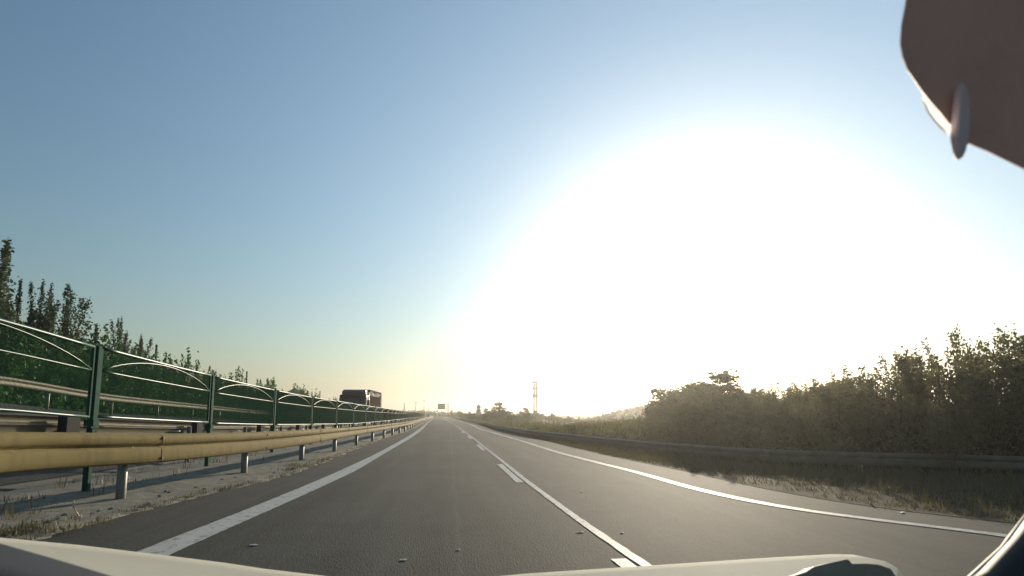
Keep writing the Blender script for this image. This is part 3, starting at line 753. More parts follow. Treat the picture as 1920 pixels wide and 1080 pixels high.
# ground cover on the banks, weeds and grass tufts
def blades(b, x, y, z, n, h, r, spread=0.12, w=0.012):
    for _ in range(n):
        a = r.uniform(0, 6.28); px, py = x + r.gauss(0, spread), y + r.gauss(0, spread); hh = h * r.uniform(0.4, 1.1)
        dx, dy = math.cos(a) * hh * 0.4, math.sin(a) * hh * 0.4; ex, ey = -math.sin(a) * w, math.cos(a) * w
        k = len(b.v)
        b.v += [(px - ex, py - ey, z), (px + ex, py + ey, z), (px + dx * 0.4 + ex * 0.7, py + dy * 0.4 + ey * 0.7, z + hh * 0.6), (px + dx * 0.4 - ex * 0.7, py + dy * 0.4 - ey * 0.7, z + hh * 0.6), (px + dx, py + dy, z + hh)]
        b.f += [(k, k + 1, k + 2, k + 3), (k + 3, k + 2, k + 4)]
r = random.Random(91)
b = MB()
for _ in range(620):                              # along the ragged median edge
    Y = 4.5 + 50 * r.random() ** 1.6; x = Med(Y) - abs(r.gauss(0, 0.14))
    blades(b, x, Y, 0.02, r.randrange(3, 9), r.uniform(0.03, 0.10), r, 0.06, 0.006)
for (px, py, n) in [(560, 872, 26), (545, 880, 14), (600, 862, 12), (20, 955, 40), (0, 972, 50), (45, 990, 30), (15, 1000, 40), (150, 795 + 190, 10)]:
    p = ground(px, py, 0.05)
    for _ in range(n): blades(b, p[0] + r.gauss(0, 0.22), p[1] + r.gauss(0, 0.28), 0.04, 6, 0.09, r, 0.08, 0.006)
for _ in range(260):
    Y = 6 + 60 * r.random(); x = -6.5 + r.gauss(0, 0.5) + bend(Y); blades(b, x, Y, 0.1, r.randrange(3, 8), r.uniform(0.08, 0.3), r, 0.08, 0.008)
tag(b.build('median_grass', M['grass']), 'sparse dry grass and weeds on the median edge', 'grass', kind='stuff')
b = MB()
for _ in range(9000):
    Y = 4 + 40 * r.random() ** 1.3; d = 0.2 + 6.5 * r.random(); x = RRail(Y) + d
    zg = float(np.interp(d, [0.35, 1.0, 2.6, 5, 12], [-0.3, -0.25 + 0.2 * (bank_h(Y) + 0.3), bank_h(Y) * 0.65 - 0.1, bank_h(Y), bank_h(Y) + 0.3]))
    for _k in range(4): leaf(b, (x + r.gauss(0, 0.12), Y + r.gauss(0, 0.12), zg + abs(r.gauss(0.15, 0.2))), r.uniform(0.08, 0.20), r, 0.8)
for _ in range(5000):
    Y = 38 + 180 * r.random() ** 1.5; d = 0.3 + 9 * r.random(); x = max(RRail(Y), asph_r(Y) + 0.25) + d
    for _k in range(3): leaf(b, (x + r.gauss(0, 0.15), Y + r.gauss(0, 0.3), bank_h(Y) - 0.15 + abs(r.gauss(0.1, 0.25))), r.uniform(0.12, 0.32), r, 0.8)
tag(b.build('bank_undergrowth', M['leaf_bank']), 'weeds and undergrowth covering the right bank', 'undergrowth', kind='stuff')
b = MB()
for _ in range(7000):
    Y = 8 + 120 * r.random() ** 1.3; d = r.random() * 7; x = -17.7 - d + bend(Y)
    for _k in range(3): leaf(b, (x + r.gauss(0, 0.2), Y + r.gauss(0, 0.3), opp_g(Y) + 0.1 + abs(r.gauss(0.2, 0.35))), r.uniform(0.14, 0.34), r, 0.8)
tag(b.build('opposite_undergrowth', M['leaf_bush']), 'green undergrowth behind the opposite guardrail', 'undergrowth', kind='stuff')
b = MB()
for _ in range(1500):
    Y = 4 + 60 * r.random() ** 1.3; x = asph_r(Y) + 0.1 + abs(r.gauss(0, 0.5)); 
    if x < RRail(Y) + 0.3: blades(b, x, Y, -0.1, r.randrange(3, 8), r.uniform(0.05, 0.22), r, 0.10, 0.010)
for _ in range(15000):
    Y = 3.5 + 75 * r.random() ** 1.4; a0, a1 = asph_r(Y) + 0.05, max(RRail(Y), asph_r(Y) + 0.3) + 0.1; u = r.random() ** 0.7
    x = a0 + (a1 - a0) * u; blades(b, x, Y, -0.02 - 0.25 * u, r.randrange(4, 9), r.uniform(0.05, 0.14 + 0.48 * u), r, 0.10, 0.010)
tag(b.build('verge_grass', M['grass']), 'rough grass on the right shoulder below the guardrail', 'grass', kind='stuff')
# loose stones on the median
b = MB()
for _ in range(260):
    Y = 5 + 40 * r.random() ** 1.5; x = r.uniform(-6.4, 0) ; 
    x = Med(Y) - 0.1 - (Med(Y) + 6.6) * r.random(); s = r.uniform(0.012, 0.05)
    vs = [Vector((r.uniform(-1, 1), r.uniform(-1, 1), r.uniform(-0.2, 0.9))).normalized() * s for _k in range(6)]
    oct_ = [Vector((s, 0, 0)), Vector((-s, 0, 0)), Vector((0, s * r.uniform(0.6, 1.2), 0)), Vector((0, -s, 0)), Vector((0, 0, s * 0.7)), Vector((0, 0, -s * 0.5))]
    b.add([Vector((x, Y, 0.06)) + q + Vector((r.gauss(0, s * .15), r.gauss(0, s * .15), 0)) for q in oct_], [(0, 2, 4), (2, 1, 4), (1, 3, 4), (3, 0, 4), (2, 0, 5), (1, 2, 5), (3, 1, 5), (0, 3, 5)])
tag(b.build('median_stones', M['gravel']), 'loose stones and clods on the median', 'gravel', kind='stuff')

# ------------------------------------------------------------------ far land: wooded hill and woods
ridge = [(1070, 790), (1095, 785), (1120, 777), (1150, 769), (1180, 761), (1200, 757.5), (1240, 755), (1300, 751), (1400, 746), (1550, 744), (1750, 750), (1950, 770)]
HY = 150.0
rp = [at(x, y, HY) for x, y in ridge]
b = MB(); vs = []
for p in rp:
    z = p[2] - 0.8
    for t, f in ((-70, 0.0), (-48, 0.35), (-24, 0.75), (0, 1.0), (60, 0.9), (150, 0.0)):
        k = 1 + t / HY
        vs.append((p[0] * k, HY + t, -1.3 + (z + 1.3) * f))
n = 6
b.add(vs, [(j * n + i, (j + 1) * n + i, (j + 1) * n + i + 1, j * n + i + 1) for j in range(len(rp) - 1) for i in range(n - 1)])
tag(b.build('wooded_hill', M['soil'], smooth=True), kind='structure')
b = MB(); r = random.Random(17)
for j in range(len(rp) - 1):
    A, B = rp[j], rp[j + 1]; m = int(np.linalg.norm(B - A) * 11)
    for _ in range(min(m, 420)):
        u = r.random(); t = r.uniform(-66, 6); f = np.interp(t, [-70, -48, -24, 0, 60], [0, 0.35, 0.75, 1, 0.9])
        p = A + (B - A) * u; k = 1 + t / HY; z = -1.3 + (p[2] - 0.8 + 1.3) * f; rad = r.uniform(0.5, 1.15)
        for _k in range(14):
            d = Vector((r.gauss(0, 1), r.gauss(0, 1), r.gauss(0, 0.7))).normalized() * rad * r.random() ** 0.4
            leaf(b, (p[0] * k + d.x, HY + t + d.y, z + rad * 0.3 + d.z), r.uniform(0.28, 0.6), r, 0.3, 0.7)
tag(b.build('hill_woods', M['leaf_far']), 'trees covering the low hazy hill on the right', 'woodland', kind='stuff')
b = MB()
def wood_top(px): return float(np.interp(px, [560, 640, 700, 735, 760, 790, 805, 830, 850, 900, 1000, 1100, 1250], [757, 764, 769, 770, 769, 768, 770, 772, 773, 775, 777, 780, 780]))
for _ in range(1500):
    px = r.uniform(540, 1110); Y = r.uniform(330, 520); top = at(px, wood_top(px) + r.uniform(-1.5, 3), Y); c = top; rad = r.uniform(1.6, 3.2)
    z = -1.2 + (c[2] + 1.2) * r.uniform(0.35, 1.0)
    for _k in range(16):
        d = Vector((r.gauss(0, 1), r.gauss(0, 1), r.gauss(0, 0.9))).normalized() * rad * r.random() ** 0.4
        leaf(b, (c[0] + d.x, Y + d.y, z - rad * 0.7 + d.z), r.uniform(0.9, 1.9), r, 0.4, 0.7)
tag(b.build('distant_woods', M['leaf_far']), 'hazy far woods on the horizon where the road bends away', 'woodland', kind='stuff')

# ------------------------------------------------------------------ masts, poles, sign, small buildings
def pole(px, ty, by, Y, rad, label, group='thin poles on the skyline', arm=0.0, X=None):
    p = atX(px, ty, X) if X else at(px, ty, Y); q = atX(px, by, X) if X else at(px, by, Y)
    t = thing('utility_pole', label, 'pole', (p[0], p[1], q[2] - 2.0), 0, group)
    h = p[2] - q[2] + 2.0
    b = MB(); b.tube([(0, 0, 0), (0, 0, h)], [rad * 1.2, rad * 0.8], 8); b.build('pole', M['pole'], t, True)
    b = MB(); b.lathe([(rad * 0.9, h), (rad * 1.0, h + rad), (rad * 0.4, h + rad * 1.8)], 8); b.build('cap', M['tower'], t)
    return t
pole(293.5, 650, 704, 0, 0.11, 'bare utility pole rising behind the second fence panel on the left', X=-26)
pole(463, 699, 722, 0, 0.12, 'short bare pole over the third fence panel', X=-27)
pole(600, 735, 748, 0, 0.14, 'tiny pole left of the truck, above the fence top', X=-30)
pole(758, 757, 772, 480, 0.45, 'grey pole on the horizon between the truck and the lamp masts')
pole(1072, 770, 784, 300, 0.16, 'thin pole on the skyline left of the wooded hill')
pole(1181, 741, 760, 150, 0.12, 'pole standing on top of the wooded hill')

def lamp_mast(px, ty, by, Y, label):
    p, q = at(px, ty, Y), at(px, by, Y)
    t = thing('lamp_mast', label, 'lamp mast', (p[0], Y, q[2] - 3), 0, 'tall lamp masts on the horizon'); h = p[2] - q[2] + 3
    b = MB(); b.tube([(0, 0, 0), (0, 0, h)], [0.42, 0.24], 8); b.build('pole', M['tower'], t, True)
    b = MB(); b.lathe([(0.3, h - 0.9), (1.5, h - 0.6), (1.5, h - 0.4), (0.3, h - 0.3)], 12); b.build('lamp_ring', M['tower'], t)
    hb = MB(); hb.box(-0.35, 0.35, -0.3, 0.3, -0.35, 0.1); me = hb.mesh('lamp_head', M['tower'])
    for k in range(8):
        a = k * math.pi / 4; o = link('lamp_head', me, t, (1.75 * math.cos(a), 1.75 * math.sin(a), h - 0.5), a)
    b = MB(); b.lathe([(0.24, h - 0.3), (0.35, h), (0.05, h + 0.6)], 8); b.build('head_cap', M['tower'], t)
lamp_mast(779.5, 754, 772, 560, 'left and shorter of the two tall lamp masts on the horizon')
lamp_mast(795.3, 750.5, 772, 560, 'right and taller of the two tall lamp masts on the horizon')

# lattice mast
TW = 260.0; p, q = at(1006, 713, TW), at(1004, 785, TW)
t = thing('lattice_tower', 'tall lattice phone mast with antennas on the right skyline', 'tower', (q[0], TW, -1.2)); H_ = p[2] + 1.2
def hw(z): return 0.95 - 0.30 * min(1, z / (H_ * 0.7))
for k in range(4):
    sx, sy = ((1, 1), (-1, 1), (-1, -1), (1, -1))[k]
    b = MB(); b.tube([(sx * hw(z), sy * hw(z), z) for z in np.linspace(0, H_ - 1.2, 9)], 0.25, 6); b.build('leg', M['tower'], t)
zs = list(np.linspace(0, H_ - 1.5, 21)); bm2 = MB()
for i in range(20):
    for k in range(4):
        s0, s1 = ((1, 1), (-1, 1), (-1, -1), (1, -1))[k], ((1, 1), (-1, 1), (-1, -1), (1, -1))[(k + 1) % 4]
        za, zb = zs[i], zs[i + 1]; a0 = (s0[0] * hw(za), s0[1] * hw(za), za); b1 = (s1[0] * hw(zb), s1[1] * hw(zb), zb); b0 = (s0[0] * hw(zb), s0[1] * hw(zb), zb)
        bm2.tube([a0, b1] if (i + k) % 2 else [(s1[0] * hw(za), s1[1] * hw(za), za), b0], 0.07, 4); bm2.tube([b0, b1], 0.07, 4)
bm2.build('bracing', M['tower'], t)['kind'] = 'stuff'
for f in (0.60, 0.79, 0.96):
    z = H_ * f; w = hw(z) + 0.35; b = MB()
    for s in (-1, 1): b.tube([(-w, s * w, z), (w, s * w, z)], 0.13, 5); b.tube([(s * w, -w, z), (s * w, w, z)], 0.13, 5)
    b.box(-w, w, -w, w, z - 0.3, z - 0.1); b.build('platform', M['tower'], t)
    ab = MB(); ab.box(-0.24, 0.24, -0.14, 0.14, -0.4, 1.5); me = ab.mesh('antenna', M['tower'])
    for k in range(6):
        a = k * math.pi / 3 + f * 9; link('antenna', me, t, (w * 1.1 * math.cos(a), w * 1.1 * math.sin(a), z - 0.4), a)
b = MB(); b.tube([(0, 0, H_ - 1.5), (0, 0, H_ + 1.0)], 0.10, 5); b.build('spike', M['tower'], t)

# cantilever sign over the road
SY = 330.0
a0, a1, pp = at(821, 757, SY), at(834.3, 767.3, SY), at(840.3, 756.5, SY)
t = thing('cantilever_sign', 'dark cantilever road sign over the far bend', 'sign', (pp[0], SY, -0.6)); L_ = lambda x, z: (x - pp[0], z + 0.6)
b = MB(); x0, z0 = L_(a0[0], a1[2]); x1, z1 = L_(a1[0], a0[2]); b.box(x0, x1, -0.28, -0.2, z0, z1); b.build('board', M['sign_back'], t)
b = MB(); b.box(x0 - 0.06, x1 + 0.06, -0.2, -0.12, z1, z1 + 0.08); b.box(x0 - 0.06, x1 + 0.06, -0.2, -0.12, z0 - 0.08, z0); b.box(x0 - 0.08, x0, -0.2, -0.12, z0, z1); b.box(x1, x1 + 0.08, -0.2, -0.12, z0, z1); b.build('frame', M['galv'], t)
b = MB(); b.tube([(0, 0, 0), (0, 0, z1 + 0.5)], 0.28, 12); b.build('post', M['sign_back'], t, True)
for f in (0.12, 0.5, 0.92):
    b = MB(); z = z0 + (z1 - z0) * f; b.tube([(x0 + 0.3, 0, z), (0, 0, z)], 0.11, 8); b.build('arm', M['sign_back'], t, True)

# lookout turret among the trees
p, q = at(897.5, 758.5, 230), at(897.5, 778, 230)
t = thing('lookout_turret', 'small turret with domed cap and pale band rising from the far trees', 'tower', (p[0], 230, -0.8)); h = p[2] + 0.8
b = MB(); b.lathe([(1.35, 0), (1.2, h * 0.45), (1.0, h * 0.60)], 10); b.build('body', M['pole'], t, True)
b = MB(); b.lathe([(1.25, h * 0.602), (1.25, h * 0.66)], 10); b.build('balcony', M['pole'], t)
b = MB(); b.lathe([(0.78, h * 0.662), (0.78, h * 0.80)], 10); b.build('lantern_room', M['white_panel'], t)
b = MB(); b.lathe([(1.25, h * 0.802), (1.05, h * 0.86), (0.55, h * 0.94), (0.08, h)], 10); b.build('roof', M['sign_back'], t, True)

# gabled house roof behind the left bushes
p = atX(556, 729, -48)
t = thing('gabled_house', 'small house with a dark gabled roof peeping over the left bushes', 'house', (p[0], p[1], -0.5)); h = p[2] + 0.5
b = MB(); b.box(-3, 3, -2.2, 2.2, 0, h - 1.8); b.build('wall', M['wall'], t)
b = MB(); b.prism([(-3.4, -2.6, h - 1.79), (3.4, -2.6, h - 1.79), (0, -2.6, h)], (0, 5.2, 0)); b.build('roof', M['roof'], t)
b = MB(); b.box(-0.6, 0.6, -2.24, -2.21, h - 3.4, h - 2.2); w_ = b.build('window', M['glass'], t)
b = MB(); b.box(-0.7, 0.7, -2.23, -2.203, h - 3.5, h - 3.41); b.build('sill', M['wall'], w_)

# ------------------------------------------------------------------ vehicles
def wheel(parent, x, y, z, rad, wid):
    b = MB(); pr_ = [(rad * 0.62, -wid / 2), (rad * 0.94, -wid / 2), (rad, -wid * 0.3), (rad, wid * 0.3), (rad * 0.94, wid / 2), (rad * 0.62, wid / 2)]
    b.lathe(pr_, 16); w = b.build('wheel', M['tyre'], parent, True); w.rotation_euler = (0, R(90), 0); w.location = (x, y, z)
    b = MB(); b.lathe([(rad * 0.60, -wid * 0.51), (rad * 0.25, -wid * 0.54), (rad * 0.25, wid * 0.54), (rad * 0.60, wid * 0.51)], 12); b.build('rim', M['galv'], w)
    return w

TY = 49.0
fr = at(687, 728, TY); fl = at(640, 728, TY)
hw_ = 1.24; tx = fr[0] - hw_ - 0.02
zg = 0.05 + 0.1
t = thing('cargo_truck', 'dark maroon cargo truck driving towards the camera beyond the green fence', 'truck', (tx, TY, zg), R(-1.2))
top = fr[2] - zg                                       # about 3.8 m
def rprism(parent, name, m, sec, x0, x1, bev=0.05):     # section in (y, z) swept across x
    b = MB(); b.prism([(x0, y, z) for y, z in sec], (x1 - x0, 0, 0)); return b.build(name, m, parent, bevel=bev)
cab = rprism(t, 'cab', M['truck_dark'], [(0.0, 0.55), (-0.06, 1.3), (0.02, 1.75), (0.32, 2.95), (0.55, 3.15), (1.9, 3.15), (1.9, 0.55)], -hw_, hw_, 0.10)
b = MB(); b.prism([(-hw_ + 0.12, -0.01, 1.80), (hw_ - 0.12, -0.01, 1.80), (hw_ - 0.20, 0.275, 2.80), (-hw_ + 0.20, 0.275, 2.80)], (0, -0.02, 0.004)); b.build('windscreen', M['glass'], t)
b = MB(); b.prism([(-hw_ + 0.15, -0.07, 1.05), (hw_ - 0.15, -0.07, 1.05), (hw_ - 0.15, -0.045, 1.6), (-hw_ + 0.15, -0.045, 1.6)], (0, -0.05, 0)); b.build('grille', M['truck_rim'], t)
b = MB(); b.box(-hw_, hw_, -0.16, 0.05, 0.42, 0.80); b.build('bumper', M['truck_rim'], t, bevel=0.04)
for s in (-1, 1):
    b = MB(); b.box(s * 0.95 - 0.18, s * 0.95 + 0.18, -0.19, -0.155, 0.52, 0.70); b.build('headlight', M['lamp_glass'], t, bevel=0.02)
    b = MB(); b.tube([(s * hw_, 0.1, 2.75), (s * (hw_ + 0.22), -0.08, 2.75), (s * (hw_ + 0.22), -0.08, 1.85), (s * hw_, 0.1, 1.85)], 0.022, 6); mr = b.build('mirror_arm', M['truck_rim'], t)
    b = MB(); b.box(s * (hw_ + 0.24) - 0.11, s * (hw_ + 0.24) + 0.11, -0.14, -0.03, 1.95, 2.62); b.build('mirror', M['truck_rim'], mr, bevel=0.03)
    b = MB(); b.box(s * (hw_ + 0.004) - 0.012, s * (hw_ + 0.004) + 0.012, 0.42, 1.30, 1.85, 2.75); b.build('side_window', M['glass'], t)
    b = MB(); b.box(s * (hw_ + 0.02) - 0.02, s * (hw_ + 0.02) + 0.02, 1.38, 1.86, 1.0, 3.0); b.build('side_fairing', M['white_panel'], t, bevel=0.02)
b = MB(); b.prism([(-hw_ + 0.1, -0.12, 2.98), (hw_ - 0.1, -0.12, 2.98), (hw_ - 0.1, 0.30, 3.10), (-hw_ + 0.1, 0.30, 3.10)], (0, 0, 0.03)); b.build('sun_visor', M['truck_rim'], t)
rprism(t, 'roof_deflector', M['truck_dark'], [(0.55, 3.16), (0.75, top - 0.25), (1.0, top - 0.12), (1.7, top - 0.12), (1.7, 3.16)], -hw_ + 0.15, hw_ - 0.15, 0.05)
# gap frame with bright fittings
b = MB()
for s in (-1, 1): b.tube([(s * (hw_ - 0.1), 2.0, 0.6), (s * (hw_ - 0.1), 2.0, top - 0.3)], 0.07, 8)
b.tube([(hw_ - 0.1, 2.02, 2.4), (-hw_ + 0.1, 2.02, 3.0)], 0.06, 8); b.build('exhaust_stack', M['chrome'], t, True)
# cargo body
c0, c1 = 2.12, 9.4; bt = top - 0.05
b = MB(); b.box(-hw_ + 0.04, hw_ - 0.04, c0 + 0.04, c1 - 0.04, 1.05, bt - 0.06); b.build('cargo_body', M['truck_box'], t)
b = MB(); b.box(-0.5, 0.5, 0.3, c1 - 0.2, 0.60, 1.045); b.build('chassis', M['truck_rim'], t)
for z, hh in ((1.02, 0.16), (1.75, 0.07), (2.35, 0.09), (bt - 0.62, 0.07), (bt - 0.10, 0.12)):
    for s in (-1, 1):
        b = MB(); b.box(s * hw_ - 0.045 if s > 0 else -hw_ - 0.005, s * hw_ + 0.005 if s > 0 else -hw_ + 0.045, c0, c1, z, z + hh); b.build('side_rail', M['truck_rim'], t)
    b = MB(); b.box(-hw_ + 0.05, hw_ - 0.05, c0 - 0.004, c0 + 0.036, z, z + hh); b.build('front_rail', M['truck_rim'], t)
for k in range(10):
    y = c0 + 0.05 + k * (c1 - c0 - 0.1) / 9
    for s in (-1, 1):
        b = MB(); x = s * (hw_ + 0.012); b.box(x - 0.018, x + 0.018, y - 0.04, y + 0.04, 1.19, bt - 0.12); b.build('side_post', M['truck_rim'], t)
r = random.Random(4)
for k in range(8):                                     # blurred white lettering along the side
    y = c0 + 0.42 + k * 0.80; b = MB(); x = hw_ - 0.035
    for _ in range(5):
        yy, zz = y + r.uniform(0, 0.40), bt - 0.58 + r.uniform(0, 0.36)
        if r.random() < 0.5: b.box(x, x + 0.012 + r.random() * 0.004, yy, yy + r.uniform(0.2, 0.38), zz, zz + 0.11)
        else: b.box(x, x + 0.018 + r.random() * 0.004, yy, yy + 0.11, zz - 0.08, zz + r.uniform(0.1, 0.22))
    b.build('lettering', M['white_panel'], t)
for y in (0.75, 6.6, 7.9):
    for s in (-1, 1): wheel(t, s * (hw_ - 0.18), y, 0.5, 0.5, 0.3)

def car(px, py, Y, rz, paint, label, cz=0.0, bl=4.4, bw=1.76, bh=1.45):
    p = at(px, py, Y)
    t = thing('car', label, 'car', (p[0], Y, cz), rz, 'cars far down the road')
    sec = [(-bl / 2, 0.35), (-bl / 2 - 0.02, 0.75), (-bl / 2 + 0.9, 0.90), (bl / 2 - 0.7, 0.95), (bl / 2, 0.85), (bl / 2, 0.35)]
    rprism(t, 'body', paint, sec, -bw / 2, bw / 2, 0.10)
    b = MB(); s1, s2 = bw / 2 - 0.06, bw / 2 - 0.22
    b.add([(-s1, -1.2, 0.90), (s1, -1.2, 0.90), (s1, 1.7, 0.93), (-s1, 1.7, 0.93), (-s2, -0.4, bh - 0.05), (s2, -0.4, bh - 0.05), (s2, 1.1, bh - 0.05), (-s2, 1.1, bh - 0.05)],
          [(0, 1, 5, 4), (1, 2, 6, 5), (2, 3, 7, 6), (3, 0, 4, 7), (4, 5, 6, 7)]); b.build('window', M['glass'], t)
    b = MB(); b.box(-s2 - 0.02, s2 + 0.02, -0.42, 1.12, bh - 0.05, bh); b.build('roof', paint, t, bevel=0.02)
    for s in (-1, 1):
        b = MB(); b.box(s * 0.62 - 0.16, s * 0.62 + 0.16, -bl / 2 - 0.04, -bl / 2 + 0.02, 0.62, 0.74); b.build('headlight', M['lamp_glass'], t)
        for y in (-bl / 2 + 0.85, bl / 2 - 0.85): wheel(t, s * (bw / 2 - 0.1), y, 0.32, 0.32, 0.2)
    return t
car(824.5, 783, 265, R(184), M['car_white'], 'pale car far ahead in the right lane under the cantilever sign')
car(769, 772, 150, 0, M['car_black'], 'black car whose roof shows over the fence, on the opposite carriageway', cz=0.55, bh=1.75)
car(803.5, 779, 250, 0, M['car_grey'], 'grey car at the far bend, beyond the end of the yellow guardrail', cz=0.15)

# ------------------------------------------------------------------ small litter
def scrap(px, py, lab, w, l, m='litter', rz=0.0):
    p = ground(px, py, 0.0); b = MB(); r = random.Random(px)
    pts = []
    for k in range(7):
        a = 2 * math.pi * k / 7; q = r.uniform(0.75, 1.1); pts.append((math.cos(a) * l * q / 2, math.sin(a) * w * q / 2, 0.006))
    b.prism(pts, (0, 0, 0.005)); b.add([(0, 0, 0.016)] + [(x * 0.7, y * 0.7, 0.0125) for x, y, z in pts], [(0, k + 1, (k + 1) % 7 + 1) for k in range(7)])
    o = b.build('litter_scrap', M[m]); o.location = (p[0], p[1], 0.0); o.rotation_euler = (0, 0, rz)
    return tag(o, lab, 'litter', 'pale scraps lying on the road')
scrap(475, 1023, 'small pale scrap on the asphalt right of the left edge line', 0.05, 0.09)
scrap(757, 1051, 'pale scrap at the bottom centre of the left lane', 0.05, 0.08)
scrap(1088, 999, 'flat white sliver lying just left of the lane line', 0.04, 0.10)
scrap(1166, 1000, 'small white scrap just right of the lane line', 0.05, 0.05)
scrap(1091, 923, 'tiny pale crumb in the right lane further up', 0.06, 0.06)
scrap(1692, 962, 'pale scrap on the dark shoulder beyond the right edge line', 0.05, 0.14, rz=0.7)
scrap(860, 1032, 'pale crumb close to the paving seam in the left lane', 0.04, 0.04)
p = ground(148, 968, 0.04)
b = MB(); q = at(138, 938, p[1]); b.tube([(0, 0, 0.0), (q[0] - p[0] - 0.01, 0.02, (q[2] - p[2]) * 0.6), (q[0] - p[0], 0.0, q[2] - p[2])], [0.013, 0.011, 0.008], 6)
b.tube([(0, 0, 0.02), (0.05, 0.03, 0.10)], [0.006, 0.003], 5)
o = b.build('dry_stalk', M['straw'], smooth=True); o.location = p
tag(o, 'dry pale stalk sticking up from the median before the first guardrail post', 'stalk')

# ------------------------------------------------------------------ own car round the camera
own = thing('car', 'white car carrying the camera, bonnet edge, modelled reflection and dark trim at the frame rim', 'car', (0, 0.3, 0))
def opar(o): o.parent = own; o.matrix_parent_inverse = Matrix.Translation((0, -0.3, 0)); return o
edge = [(-160, 985), (0, 1008), (150, 1022), (300, 1040), (420, 1055), (500, 1067), (620, 1081), (700, 1092), (800, 1094), (900, 1084), (980, 1076), (1100, 1068), (1300, 1055), (1450, 1045), (1560, 1039), (1600, 1040), (1630, 1046), (1652, 1058), (1664, 1075), (1668, 1100)]
b = MB(); vs = []  # right stretch gives the dashboard's windscreen reflection a solid form
BY = 1.5
for x, y in edge:
    e = at(x, y, BY)
    vs += [(e[0], BY + 0.01, e[2] - 0.10), (e[0], BY + 0.02, e[2] - 0.02), (e[0], BY, e[2]), (e[0], BY - 0.06, e[2] + 0.006), (e[0] * 0.79, BY - 0.35, e[2] + 0.03), (e[0] * 0.58, BY - 0.75, e[2] + 0.05)]
n = 6
b.add(vs, [(j * n + i, (j + 1) * n + i, (j + 1) * n + i + 1, j * n + i + 1) for j in range(len(edge) - 1) for i in range(n - 1)])
o = b.build('bonnet', M['bonnet'], smooth=True); opar(o)
# cowl wedge at the lower left
ce = [(-120, 985), (-20, 1013), (40, 1030), (100, 1047), (160, 1065), (215, 1082), (260, 1100)]
b = MB(); vs = []
for x, y in ce:
    e = at(x, y, 0.62); vs += [(e[0] + 0.004, 0.635, e[2] - 0.05), (e[0], 0.62, e[2]), (e[0] - 0.03, 0.56, e[2] + 0.003), (e[0] - 0.12, 0.40, e[2] - 0.02)]
b.add(vs, [(j * 4 + i, (j + 1) * 4 + i, (j + 1) * 4 + i + 1, j * 4 + i + 1) for j in range(len(ce) - 1) for i in range(3)])
o = b.build('cowl', M['trim'], smooth=True); opar(o)
# wiper head resting on the bonnet, right
poly = [(1440, 1120), (1470, 1085), (1514, 1071), (1530, 1061), (1558, 1054), (1588, 1047.5), (1594, 1050), (1598, 1056), (1625, 1055.5), (1648, 1057.5), (1672, 1066), (1690, 1095), (1700, 1120)]
b = MB(); b.prism([at(x, y, 1.20) for x, y in poly], (0, 0.05, -0.022)); opar(b.build('wiper_arm', M['warm_grey'], bevel=0.004))
# window pillar lower right with its pale edging
pa = [depth(1830, 1170, 0.55), depth(1900, 1118, 0.55), depth(1965, 1050, 0.55), depth(2030, 960, 0.55)]
b = MB(); b.tube([Vector(v) for v in pa], [0.033] * 4, 16); opar(b.build('window_pillar', M['trim'], smooth=True))
pb = [depth(1745, 1150, 0.6), depth(1820, 1100, 0.6), depth(1890, 1036, 0.6), depth(1955, 950, 0.6)]
b = MB(); b.tube([Vector(v) for v in pb], [0.009] * 4, 10); opar(b.build('pillar_edging', M['trim_grey'], smooth=True))
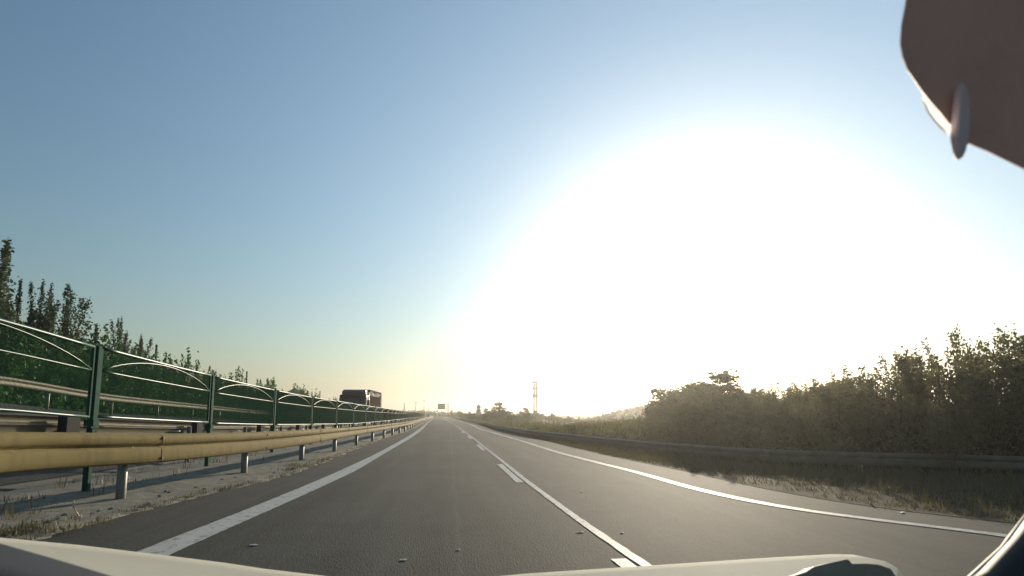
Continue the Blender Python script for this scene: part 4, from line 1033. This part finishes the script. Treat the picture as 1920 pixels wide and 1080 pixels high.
# rounded housing hanging at the upper right
hs = [(1712, -60), (1700, -10), (1689, 50), (1687, 85), (1691, 107), (1700, 131), (1713, 150), (1727, 171), (1740, 188), (1763, 214), (1783, 238), (1792, 258), (1803, 275), (1816, 270), (1850, 284), (1885, 301), (1930, 323), (1990, 350), (1990, -60)]
axv = Vector(_fw) * 0.05
n = len(hs); b = MB()                              # moulded shell: flat back towards the camera, wider towards the windscreen
rings = [(0.392, 1.5), (0.394, 0), (0.402, 1), (0.425, 6), (0.45, 14)]
cx_, cy_ = 1880, 100
def inset(x, y, d):
    l = math.hypot(x - cx_, y - cy_); k = (l - d) / l; return cx_ + (x - cx_) * k, cy_ + (y - cy_) * k
vs = [depth(*inset(x, y, d), dist) for dist, d in rings for x, y in hs]
fs = [tuple(range(n)), tuple(range((len(rings) - 1) * n, len(rings) * n))[::-1]]
fs += [(j * n + i, j * n + (i + 1) % n, (j + 1) * n + (i + 1) % n, (j + 1) * n + i)[::-1] for j in range(len(rings) - 1) for i in range(n)]
b.add(vs, fs); opar(b.build('mirror_housing', M['housing']))
fl_ = [(1806, 150), (1816, 165), (1822, 205), (1821, 245), (1814, 282), (1808, 296), (1801, 280), (1796, 255), (1798, 215), (1801, 175)]
b = MB(); b.prism([depth(x, y, 0.383) for x, y in fl_], Vector(_fw) * 0.008); opar(b.build('housing_fin', M['fin'], bevel=0.002))
cl_ = [(1727, 183), (1734, 182), (1748, 196), (1764, 214), (1778, 230), (1783, 243), (1779, 254), (1768, 246), (1752, 229), (1737, 209)]  # added sheet in the shape of the sun's glint beside the housing
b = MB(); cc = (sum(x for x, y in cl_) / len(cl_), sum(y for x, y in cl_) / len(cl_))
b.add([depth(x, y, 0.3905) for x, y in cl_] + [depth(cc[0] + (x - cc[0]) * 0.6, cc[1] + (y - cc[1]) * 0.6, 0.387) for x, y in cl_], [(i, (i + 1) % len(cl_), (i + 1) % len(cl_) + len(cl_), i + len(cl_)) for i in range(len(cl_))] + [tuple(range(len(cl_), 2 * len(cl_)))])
opar(b.build('sun_glint_sheet', M['sun_glint']))

# ------------------------------------------------------------------ haze
hz = MB(); hz.box(-1750, 1750, -1720, 1780, -2.3, 46)
hm = bpy.data.materials.new('haze'); hm.use_nodes = True; nt = hm.node_tree; nt.nodes.clear()
ho = nt.nodes.new('ShaderNodeOutputMaterial'); pv = nt.nodes.new('ShaderNodeVolumePrincipled')
pv.inputs['Color'].default_value = (0.93, 0.90, 0.83, 1); pv.inputs['Density'].default_value = HAZE_DENSITY; pv.inputs['Anisotropy'].default_value = HAZE_ANISO
nt.links.new(pv.outputs[0], ho.inputs['Volume'])
tag(hz.build('haze', hm), 'pale evening haze filling the air over the road', 'haze', kind='stuff')
